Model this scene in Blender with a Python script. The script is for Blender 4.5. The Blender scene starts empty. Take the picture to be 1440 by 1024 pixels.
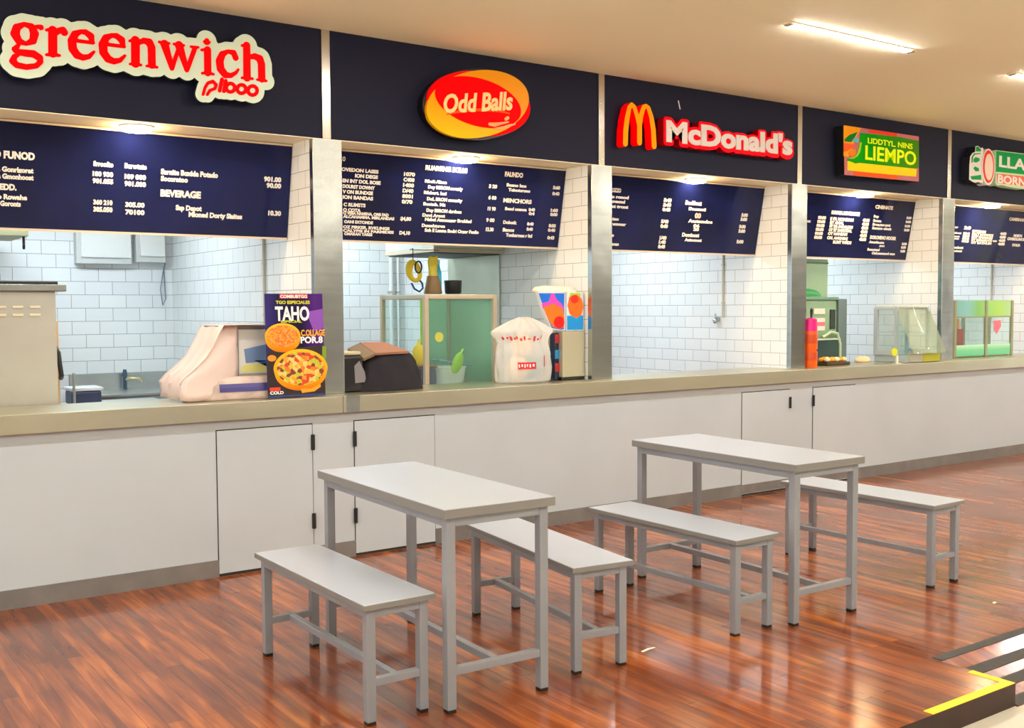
import bpy, bmesh, math, random, json
from mathutils import Vector, Matrix
random.seed(7)
SC = bpy.context.scene
COL = SC.collection
PI = math.pi

# ------------------------------------------------------------------ camera
cam_d = bpy.data.cameras.new('camera')
cam = bpy.data.objects.new('camera', cam_d); COL.objects.link(cam)
CP = Vector((-2.3011, -5.6222, 1.4630)); YAW, PITCH, ROLL, FPX = 0.6149, -0.0526, -0.0053, 1493.53
_f = Vector((math.sin(YAW)*math.cos(PITCH), math.cos(YAW)*math.cos(PITCH), math.sin(PITCH)))
_r = Vector((math.cos(YAW), -math.sin(YAW), 0)); _u = _r.cross(_f)
_r2 = math.cos(ROLL)*_r + math.sin(ROLL)*_u; _u2 = -math.sin(ROLL)*_r + math.cos(ROLL)*_u
cam.matrix_world = Matrix(((_r2.x, _u2.x, -_f.x, CP.x), (_r2.y, _u2.y, -_f.y, CP.y), (_r2.z, _u2.z, -_f.z, CP.z), (0, 0, 0, 1)))
cam_d.sensor_fit = 'HORIZONTAL'; cam_d.sensor_width = 36.0; cam_d.lens = FPX/1440*36.0
cam_d.clip_start = 0.05; cam_d.clip_end = 100
SC.camera = cam

# ------------------------------------------------------------------ world, exposure
W = bpy.data.worlds.new('world'); SC.world = W; W.use_nodes = True
W.node_tree.nodes['Background'].inputs[0].default_value = (1.0, 0.96, 0.87, 1)
W.node_tree.nodes['Background'].inputs[1].default_value = 2.6
SC.view_settings.view_transform = 'Standard'; SC.view_settings.look = 'None'
SC.view_settings.exposure = 0.0; SC.view_settings.gamma = 1.0; SC.view_settings.use_curve_mapping = False
SC.cycles.use_denoising = True
SC.cycles.max_bounces = 8; SC.cycles.transparent_max_bounces = 16
SC.cycles.sample_clamp_indirect = 6
TUBE_POWER, FILL_POWER, DOWN_POWER, STALL_POWER = 21.0, 50.0, 150.0, 19.0       # emission strengths of the place's lamps and the added fill tubes

# ------------------------------------------------------------------ materials
def lin(c): return tuple((v/255/12.92 if v/255 <= 0.04045 else ((v/255+0.055)/1.055)**2.4) for v in c)
MATS = {}
def mat(name, rgb, rough=0.5, metal=0.0, spec=0.5, emit=None, es=0.0, coat=0.0, trans=0.0, alpha=1.0, vary=0.0, vscale=8.0, bump=0.0, bscale=60.0, stretch=None):
    if name in MATS: return MATS[name]
    m = bpy.data.materials.new(name); m.use_nodes = True; nt = m.node_tree; b = nt.nodes['Principled BSDF']
    c = lin(rgb)
    b.inputs['Base Color'].default_value = (*c, 1); b.inputs['Roughness'].default_value = rough; b.inputs['Metallic'].default_value = metal
    b.inputs['Specular IOR Level'].default_value = spec; b.inputs['Coat Weight'].default_value = coat; b.inputs['Coat Roughness'].default_value = 0.06
    b.inputs['Transmission Weight'].default_value = trans; b.inputs['Alpha'].default_value = alpha
    if emit: b.inputs['Emission Color'].default_value = (*lin(emit), 1); b.inputs['Emission Strength'].default_value = es
    if vary or bump:
        tc = nt.nodes.new('ShaderNodeTexCoord'); mp = nt.nodes.new('ShaderNodeMapping'); nt.links.new(tc.outputs['Object'], mp.inputs[0])
        if stretch: mp.inputs['Scale'].default_value = stretch
    if vary:
        n = nt.nodes.new('ShaderNodeTexNoise'); n.inputs['Scale'].default_value = vscale; n.inputs['Detail'].default_value = 4
        nt.links.new(mp.outputs[0], n.inputs['Vector'])
        r = nt.nodes.new('ShaderNodeValToRGB'); r.color_ramp.elements[0].position = .35; r.color_ramp.elements[1].position = .65
        r.color_ramp.elements[0].color = (*[x*(1-vary) for x in c], 1); r.color_ramp.elements[1].color = (*[min(1, x*(1+vary)) for x in c], 1)
        nt.links.new(n.outputs[0], r.inputs[0]); nt.links.new(r.outputs[0], b.inputs['Base Color'])
    if bump:
        n2 = nt.nodes.new('ShaderNodeTexNoise'); n2.inputs['Scale'].default_value = bscale; nt.links.new(mp.outputs[0], n2.inputs['Vector'])
        bp = nt.nodes.new('ShaderNodeBump'); bp.inputs['Strength'].default_value = bump; bp.inputs['Distance'].default_value = 0.01
        nt.links.new(n2.outputs[0], bp.inputs['Height']); nt.links.new(bp.outputs[0], b.inputs['Normal'])
    MATS[name] = m; return m

def glass_mat(name, rgb, clear=0.8, rough=0.03):
    """thin pane: tinted see-through plus a mirror coat"""
    if name in MATS: return MATS[name]
    m = bpy.data.materials.new(name); m.use_nodes = True; nt = m.node_tree; nt.nodes.clear()
    o = nt.nodes.new('ShaderNodeOutputMaterial'); t = nt.nodes.new('ShaderNodeBsdfTransparent'); t.inputs[0].default_value = (*lin(rgb), 1)
    p = nt.nodes.new('ShaderNodeBsdfPrincipled'); p.inputs['Base Color'].default_value = (*lin(rgb), 1); p.inputs['Roughness'].default_value = rough
    mx = nt.nodes.new('ShaderNodeMixShader'); mx.inputs[0].default_value = 1-clear
    nt.links.new(t.outputs[0], mx.inputs[1]); nt.links.new(p.outputs[0], mx.inputs[2]); nt.links.new(mx.outputs[0], o.inputs[0])
    MATS[name] = m; return m

def tile_mat(name, axis, shift):
    m = bpy.data.materials.new(name); m.use_nodes = True; nt = m.node_tree; b = nt.nodes['Principled BSDF']
    tc = nt.nodes.new('ShaderNodeTexCoord'); sp = nt.nodes.new('ShaderNodeSeparateXYZ'); cb = nt.nodes.new('ShaderNodeCombineXYZ')
    nt.links.new(tc.outputs['Object'], sp.inputs[0])
    a = nt.nodes.new('ShaderNodeMath'); a.inputs[1].default_value = shift; nt.links.new(sp.outputs[axis], a.inputs[0])
    z = nt.nodes.new('ShaderNodeMath'); z.inputs[1].default_value = -0.08+4.0; nt.links.new(sp.outputs[2], z.inputs[0])
    nt.links.new(a.outputs[0], cb.inputs[0]); nt.links.new(z.outputs[0], cb.inputs[1])
    br = nt.nodes.new('ShaderNodeTexBrick'); nt.links.new(cb.outputs[0], br.inputs['Vector'])
    br.offset = .5; br.offset_frequency = 2; br.squash = 1.0
    for k, v in (('Scale', 1), ('Mortar Size', .0022), ('Mortar Smooth', .25), ('Bias', 0), ('Brick Width', .2), ('Row Height', .1)): br.inputs[k].default_value = v
    br.inputs['Color1'].default_value = (*lin((238, 241, 240)), 1); br.inputs['Color2'].default_value = (*lin((232, 236, 236)), 1); br.inputs['Mortar'].default_value = (*lin((160, 164, 164)), 1)
    nt.links.new(br.outputs['Color'], b.inputs['Base Color']); b.inputs['Roughness'].default_value = .14
    bp = nt.nodes.new('ShaderNodeBump'); bp.invert = True; bp.inputs['Strength'].default_value = .5; bp.inputs['Distance'].default_value = .003
    nt.links.new(br.outputs['Fac'], bp.inputs['Height']); nt.links.new(bp.outputs[0], b.inputs['Normal'])
    return m

def wood_mat():
    m = bpy.data.materials.new('wood_planks'); m.use_nodes = True; nt = m.node_tree; b = nt.nodes['Principled BSDF']; L = nt.links
    tc = nt.nodes.new('ShaderNodeTexCoord'); sp = nt.nodes.new('ShaderNodeSeparateXYZ'); cb = nt.nodes.new('ShaderNodeCombineXYZ'); L.new(tc.outputs['Object'], sp.inputs[0])
    L.new(sp.outputs[1], cb.inputs[0]); L.new(sp.outputs[0], cb.inputs[1])
    br = nt.nodes.new('ShaderNodeTexBrick'); L.new(cb.outputs[0], br.inputs['Vector']); br.offset = .37; br.offset_frequency = 2
    for k, v in (('Scale', 1), ('Mortar Size', .0012), ('Mortar Smooth', .1), ('Bias', 0), ('Brick Width', .95), ('Row Height', .062)): br.inputs[k].default_value = v
    br.inputs['Color1'].default_value = (0, 0, 0, 1); br.inputs['Color2'].default_value = (1, 1, 1, 1); br.inputs['Mortar'].default_value = (.3, .3, .3, 1)
    mp = nt.nodes.new('ShaderNodeMapping'); mp.inputs['Scale'].default_value = (10, .9, 1); L.new(tc.outputs['Object'], mp.inputs[0])
    g = nt.nodes.new('ShaderNodeTexNoise'); g.inputs['Scale'].default_value = 2.2; g.inputs['Detail'].default_value = 4; g.inputs['Roughness'].default_value = .5; g.inputs['Distortion'].default_value = .4; L.new(mp.outputs[0], g.inputs['Vector'])
    big = nt.nodes.new('ShaderNodeTexNoise'); big.inputs['Scale'].default_value = 1.1; big.inputs['Detail'].default_value = 3; L.new(tc.outputs['Object'], big.inputs['Vector'])
    s1 = nt.nodes.new('ShaderNodeMath'); s1.operation = 'MULTIPLY'; s1.inputs[1].default_value = .20; L.new(br.outputs['Color'], s1.inputs[0])
    s2 = nt.nodes.new('ShaderNodeMath'); s2.operation = 'MULTIPLY_ADD'; s2.inputs[1].default_value = .78; L.new(g.outputs[0], s2.inputs[0]); L.new(s1.outputs[0], s2.inputs[2])
    s3 = nt.nodes.new('ShaderNodeMath'); s3.operation = 'MULTIPLY_ADD'; s3.inputs[1].default_value = .5; L.new(big.outputs[0], s3.inputs[0]); L.new(s2.outputs[0], s3.inputs[2])
    r = nt.nodes.new('ShaderNodeValToRGB'); e = r.color_ramp.elements
    e[0].position = .36; e[0].color = (*lin((74, 34, 20)), 1); e[1].position = 1.0; e[1].color = (*lin((190, 108, 40)), 1)
    x = e.new(.62); x.color = (*lin((106, 50, 24)), 1); x = e.new(.8); x.color = (*lin((142, 72, 28)), 1)
    L.new(s3.outputs[0], r.inputs[0])
    mm = nt.nodes.new('ShaderNodeMixRGB'); mm.blend_type = 'MULTIPLY'; mm.inputs[2].default_value = (.6, .55, .5, 1); L.new(br.outputs['Fac'], mm.inputs[0]); L.new(r.outputs[0], mm.inputs[1])
    L.new(mm.outputs[0], b.inputs['Base Color'])
    rn = nt.nodes.new('ShaderNodeTexNoise'); rn.inputs['Scale'].default_value = 2.6; rn.inputs['Detail'].default_value = 5; L.new(tc.outputs['Object'], rn.inputs['Vector'])
    rr = nt.nodes.new('ShaderNodeMapRange'); rr.inputs[1].default_value = .3; rr.inputs[2].default_value = .7; rr.inputs[3].default_value = .06; rr.inputs[4].default_value = .24; L.new(rn.outputs[0], rr.inputs[0])
    L.new(rr.outputs[0], b.inputs['Roughness']); b.inputs['Specular IOR Level'].default_value = .6
    b.inputs['Coat Weight'].default_value = .18; b.inputs['Coat Roughness'].default_value = .3
    bp = nt.nodes.new('ShaderNodeBump'); bp.inputs['Strength'].default_value = .03; bp.inputs['Distance'].default_value = .02; L.new(big.outputs[0], bp.inputs['Height']); L.new(bp.outputs[0], b.inputs['Normal'])
    return m

def steel_mat(name, rgb, rough, sx, sz, amt=.16):
    """brushed stainless steel: streaks across plus a wavy sheet"""
    m = bpy.data.materials.new(name); m.use_nodes = True; nt = m.node_tree; b = nt.nodes['Principled BSDF']; L = nt.links
    b.inputs['Metallic'].default_value = 1; c = lin(rgb)
    tc = nt.nodes.new('ShaderNodeTexCoord'); mp = nt.nodes.new('ShaderNodeMapping'); mp.inputs['Scale'].default_value = (sx, sx, sz); L.new(tc.outputs['Object'], mp.inputs[0])
    n = nt.nodes.new('ShaderNodeTexNoise'); n.inputs['Scale'].default_value = 3; n.inputs['Detail'].default_value = 5; L.new(mp.outputs[0], n.inputs['Vector'])
    r = nt.nodes.new('ShaderNodeValToRGB'); r.color_ramp.elements[0].position = .3; r.color_ramp.elements[1].position = .7
    r.color_ramp.elements[0].color = (*[x*(1-amt) for x in c], 1); r.color_ramp.elements[1].color = (*[min(1, x*(1+amt)) for x in c], 1)
    L.new(n.outputs[0], r.inputs[0]); L.new(r.outputs[0], b.inputs['Base Color']); b.inputs['Roughness'].default_value = rough
    n2 = nt.nodes.new('ShaderNodeTexNoise'); n2.inputs['Scale'].default_value = 2.2; L.new(tc.outputs['Object'], n2.inputs['Vector'])
    bp = nt.nodes.new('ShaderNodeBump'); bp.inputs['Strength'].default_value = .25; bp.inputs['Distance'].default_value = .03; L.new(n2.outputs[0], bp.inputs['Height']); L.new(bp.outputs[0], b.inputs['Normal'])
    MATS[name] = m; return m

def food_mat(name, cols, scale):
    m = bpy.data.materials.new(name); m.use_nodes = True; nt = m.node_tree; b = nt.nodes['Principled BSDF']
    tc = nt.nodes.new('ShaderNodeTexCoord'); v = nt.nodes.new('ShaderNodeTexVoronoi'); v.inputs['Scale'].default_value = scale; nt.links.new(tc.outputs['Object'], v.inputs['Vector'])
    sp = nt.nodes.new('ShaderNodeSeparateColor'); nt.links.new(v.outputs['Color'], sp.inputs[0])
    r = nt.nodes.new('ShaderNodeValToRGB'); r.color_ramp.interpolation = 'CONSTANT'; e = r.color_ramp.elements
    e[0].color = (*lin(cols[0]), 1); e[1].position = 1/len(cols); e[1].color = (*lin(cols[1]), 1)
    for i in range(2, len(cols)): x = e.new(i/len(cols)); x.color = (*lin(cols[i]), 1)
    nt.links.new(sp.outputs[0], r.inputs[0]); nt.links.new(r.outputs[0], b.inputs['Base Color']); b.inputs['Roughness'].default_value = .4
    return m

def fade_mat(name, cols, axis='X', rough=.35):
    """a printed colour change across the sheet, in its own generated coordinates"""
    m = bpy.data.materials.new(name); m.use_nodes = True; nt = m.node_tree; b = nt.nodes['Principled BSDF']
    tc = nt.nodes.new('ShaderNodeTexCoord'); sp = nt.nodes.new('ShaderNodeSeparateXYZ'); nt.links.new(tc.outputs['Generated'], sp.inputs[0])
    r = nt.nodes.new('ShaderNodeValToRGB'); e = r.color_ramp.elements
    e[0].position = cols[0][0]; e[0].color = (*lin(cols[0][1]), 1); e[1].position = cols[-1][0]; e[1].color = (*lin(cols[-1][1]), 1)
    for p, c in cols[1:-1]: x = e.new(p); x.color = (*lin(c), 1)
    nt.links.new(sp.outputs[axis], r.inputs[0]); nt.links.new(r.outputs[0], b.inputs['Base Color']); b.inputs['Roughness'].default_value = rough; b.inputs['Specular IOR Level'].default_value = .12
    return m

# ------------------------------------------------------------------ mesh helpers
def link(name, bm, mats, parent=None, smooth=False, loc=None):
    me = bpy.data.meshes.new(name); bmesh.ops.recalc_face_normals(bm, faces=bm.faces[:]); bm.to_mesh(me); bm.free()
    for m in (mats if isinstance(mats, (list, tuple)) else [mats]): me.materials.append(m)
    if smooth:
        for p in me.polygons: p.use_smooth = True
        try: me.set_sharp_from_angle(angle=math.radians(38))
        except Exception: pass
    o = bpy.data.objects.new(name, me); COL.objects.link(o)
    if parent: o.parent = parent
    if loc: o.location = loc
    return o
def NB(): return bmesh.new()
def box(bm, x0, x1, y0, y1, z0, z1, bev=0.0, mi=0, seg=2, M=None):
    t = bmesh.new(); bmesh.ops.create_cube(t, size=1)
    for v in t.verts: v.co = Vector(((x0+x1)/2+v.co.x*(x1-x0), (y0+y1)/2+v.co.y*(y1-y0), (z0+z1)/2+v.co.z*(z1-z0)))
    if bev: bmesh.ops.bevel(t, geom=t.edges[:], offset=bev, segments=seg, affect='EDGES', profile=.5)
    merge(bm, t, mi, M); return bm
def merge(bm, t, mi=0, M=None):
    vs = [bm.verts.new(M @ v.co if M else v.co) for v in t.verts]
    t.verts.index_update()
    for f in t.faces:
        try: nf = bm.faces.new([vs[v.index] for v in f.verts]); nf.material_index = mi if mi else f.material_index
        except ValueError: pass
    t.free()
def cyl(bm, p0, p1, r0, r1=None, n=16, mi=0):
    p0, p1 = Vector(p0), Vector(p1); r1 = r0 if r1 is None else r1
    t = bmesh.new(); bmesh.ops.create_cone(t, cap_ends=True, segments=n, radius1=r0, radius2=r1, depth=(p1-p0).length)
    q = Vector((0, 0, 1)).rotation_difference((p1-p0).normalized()).to_matrix().to_4x4(); q.translation = (p0+p1)/2
    merge(bm, t, mi, q); return bm
def tube(bm, pts, r, n=10, mi=0):
    pts = [Vector(p) for p in pts]; rings = []
    for i, p in enumerate(pts):
        d = (pts[min(i+1, len(pts)-1)]-pts[max(i-1, 0)]).normalized()
        a = d.orthogonal().normalized() if i == 0 else (rings[-1][1]-d*rings[-1][1].dot(d)).normalized()
        b = d.cross(a); rr = r[i] if isinstance(r, (list, tuple)) else r
        rings.append(([bm.verts.new(p+rr*(math.cos(k*2*PI/n)*a+math.sin(k*2*PI/n)*b)) for k in range(n)], a))
    for i in range(len(rings)-1):
        A, B = rings[i][0], rings[i+1][0]
        for k in range(n): bm.faces.new((A[k], A[(k+1) % n], B[(k+1) % n], B[k])).material_index = mi
    bm.faces.new(rings[0][0][::-1]).material_index = mi; bm.faces.new(rings[-1][0]).material_index = mi
    return bm
def lathe(bm, prof, c=(0, 0, 0), n=28, mi=0, sx=1, sy=1):
    c = Vector(c); R = [[bm.verts.new(c+Vector((sx*r*math.cos(k*2*PI/n), sy*r*math.sin(k*2*PI/n), z))) for k in range(n)] for r, z in prof]
    for A, B in zip(R, R[1:]):
        for k in range(n): bm.faces.new((A[k], A[(k+1) % n], B[(k+1) % n], B[k])).material_index = mi
    bm.faces.new(R[0][::-1]).material_index = mi; bm.faces.new(R[-1]).material_index = mi
    return bm
def ball(bm, c, rx, ry, rz, u=20, v=12, mi=0):
    t = bmesh.new(); bmesh.ops.create_uvsphere(t, u_segments=u, v_segments=v, radius=1)
    M = Matrix.Diagonal((rx, ry, rz, 1)); M.translation = Vector(c); merge(bm, t, mi, M); return bm
def slab(bm, pts, y0, y1, mi=0, side=None, M=None):
    """a flat shape in x,z given thickness from y0 (front) to y1"""
    side = mi if side is None else side
    F = [bm.verts.new((M @ Vector((x, y0, z))) if M else (x, y0, z)) for x, z in pts]; B = [bm.verts.new((M @ Vector((x, y1, z))) if M else (x, y1, z)) for x, z in pts]
    bm.faces.new(F).material_index = mi; bm.faces.new(B[::-1]).material_index = side
    n = len(pts)
    for i in range(n): bm.faces.new((F[i], B[i], B[(i+1) % n], F[(i+1) % n])).material_index = side
    return bm
def ring_pts(cx, cz, rx, rz, n=36, a0=0, a1=2*PI):
    full = abs(a1-a0-2*PI) < 1e-6
    return [(cx+rx*math.cos(a0+(a1-a0)*k/(n if full else n-1)), cz+rz*math.sin(a0+(a1-a0)*k/(n if full else n-1))) for k in range(n)]

import numpy as np
def sdf_shape(bm, strokes, off, y0, y1, res=.005, mi=0, side=0):
    """fill everything within (radius + off) of the strokes, as a slab from y0 to y1"""
    seg = []
    for s in strokes:
        for a, b in zip(s, s[1:]): seg.append((*a, *b))
    S = np.array(seg); m = max(S[:, 2].max(), S[:, 5].max())+off+.02
    X0, X1 = min(S[:, 0].min(), S[:, 3].min())-m, max(S[:, 0].max(), S[:, 3].max())+m
    Z0, Z1 = min(S[:, 1].min(), S[:, 4].min())-m, max(S[:, 1].max(), S[:, 4].max())+m
    nx, nz = int((X1-X0)/res)+2, int((Z1-Z0)/res)+2
    gx, gz = np.meshgrid(X0+np.arange(nx)*res, Z0+np.arange(nz)*res, indexing='ij'); D = np.full(gx.shape, 9.)
    for ax, az, ar, bx, bz, br in seg:
        R = max(ar, br)+off+.03
        i0, i1 = max(0, int((min(ax, bx)-R-X0)/res)), int((max(ax, bx)+R-X0)/res)+2
        j0, j1 = max(0, int((min(az, bz)-R-Z0)/res)), int((max(az, bz)+R-Z0)/res)+2
        px, pz = gx[i0:i1, j0:j1], gz[i0:i1, j0:j1]; dx, dz = bx-ax, bz-az; q = dx*dx+dz*dz+1e-12
        t = np.clip(((px-ax)*dx+(pz-az)*dz)/q, 0, 1)
        d = np.hypot(px-ax-t*dx, pz-az-t*dz)-(ar+(br-ar)*t)-off
        D[i0:i1, j0:j1] = np.minimum(D[i0:i1, j0:j1], d)
    vt = {}; ed = {}
    def V(key, x, z):
        if key not in vt: vt[key] = (bm.verts.new((x, y0, z)), bm.verts.new((x, y1, z)))
        return vt[key]
    ins = D < 0
    anyin = ins[:-1, :-1] | ins[1:, :-1] | ins[1:, 1:] | ins[:-1, 1:]
    for i, j in zip(*np.nonzero(anyin)):
        c = [(i, j), (i+1, j), (i+1, j+1), (i, j+1)]; P = []
        for k in range(4):
            a, b = c[k], c[(k+1) % 4]; da, db = D[a], D[b]
            if da < 0: P.append(V(('v',)+a, gx[a], gz[a]))
            if (da < 0) != (db < 0):
                t = min(max(da/(da-db), .02), .98); lo, hi = (a, b) if a < b else (b, a)
                P.append(V(('e',)+lo+hi, gx[a]+t*(gx[b]-gx[a]), gz[a]+t*(gz[b]-gz[a])))
        if len(P) < 3: continue
        try:
            bm.faces.new([p[0] for p in P]).material_index = mi; bm.faces.new([p[1] for p in P[::-1]]).material_index = side
        except ValueError: continue
        for k in range(len(P)):
            a, b = P[k], P[(k+1) % len(P)]; kk = frozenset((a[0], b[0])); ed[kk] = None if kk in ed else (a, b)
    for v in ed.values():
        if v: bm.faces.new((v[0][0], v[0][1], v[1][1], v[1][0])).material_index = side
    return bm

_TX = {}
def glyphs(s, bold, shear=0.0):
    """letters of the built-in font as plain 2-D faces: verts, faces, width, cap height"""
    k = (s, bold, shear)
    if k in _TX: return _TX[k]
    cu = bpy.data.curves.new('t', 'FONT'); cu.body = s; cu.size = 1; cu.offset = bold; cu.resolution_u = 3; cu.shear = shear; cu.fill_mode = 'FRONT'
    o = bpy.data.objects.new('t', cu); COL.objects.link(o); dg = bpy.context.evaluated_depsgraph_get(); dg.update()
    me = bpy.data.meshes.new_from_object(o.evaluated_get(dg))
    vs = [(v.co.x, v.co.y) for v in me.vertices]; fs = [tuple(p.vertices) for p in me.polygons]
    bpy.data.objects.remove(o); bpy.data.curves.remove(cu); bpy.data.meshes.remove(me)
    if not vs: vs = [(0, 0)]
    x0, x1 = min(v[0] for v in vs), max(v[0] for v in vs)
    vs = [(v[0]-x0, v[1]) for v in vs]
    _TX[k] = (vs, fs, x1-x0, .729+bold); return _TX[k]
def text(bm, s, w, h, place, bold=.02, depth=0.0, mi=0, side=None, shear=0.0):
    """set s so that it is w wide with capitals h high; place(a, b, d) turns across, up, back into a point"""
    vs, fs, tw, ch = glyphs(s, bold, shear); kx, kz = w/max(tw, 1e-6), h/ch
    P = [bm.verts.new(place(x*kx, z*kz, 0.0)) for x, z in vs]; ed = {}
    for f in fs:
        try: bm.faces.new([P[i] for i in f]).material_index = mi
        except ValueError: continue
        for a, b in zip(f, f[1:]+f[:1]):
            kk = frozenset((a, b)); ed[kk] = None if kk in ed else (a, b)
    if depth:
        Q = [bm.verts.new(place(x*kx, z*kz, depth)) for x, z in vs]
        for e in ed.values():
            if e: bm.faces.new((P[e[0]], Q[e[0]], Q[e[1]], P[e[1]])).material_index = mi if side is None else side
    return [((vs[e[0]][0]*kx, vs[e[0]][1]*kz), (vs[e[1]][0]*kx, vs[e[1]][1]*kz)) for e in ed.values() if e]

# ------------------------------------------------------------------ naming helpers
def thing(name, label, cat, loc=(0, 0, 0), rz=0.0, group=None, rx=0.0):
    o = bpy.data.objects.new(name, None); COL.objects.link(o); o.empty_display_size = .1
    o.location = loc; o.rotation_euler = (rx, 0, rz); o['label'] = label; o['category'] = cat
    if group: o['group'] = group
    return o
def tag(o, label, cat, group=None):
    o['label'] = label; o['category'] = cat
    if group: o['group'] = group
    return o
def struct(name, bm, m, smooth=False, parent=None):
    o = link(name, bm, m, parent, smooth)
    if not parent: o['kind'] = 'structure'
    return o
def copy_tree(o, parent=None):
    c = o.copy(); COL.objects.link(c)
    if parent: c.parent = parent
    for ch in list(o.children): copy_tree(ch, c)
    return c
# ------------------------------------------------------------------ measured lettering and sign outlines (metres)

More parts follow.
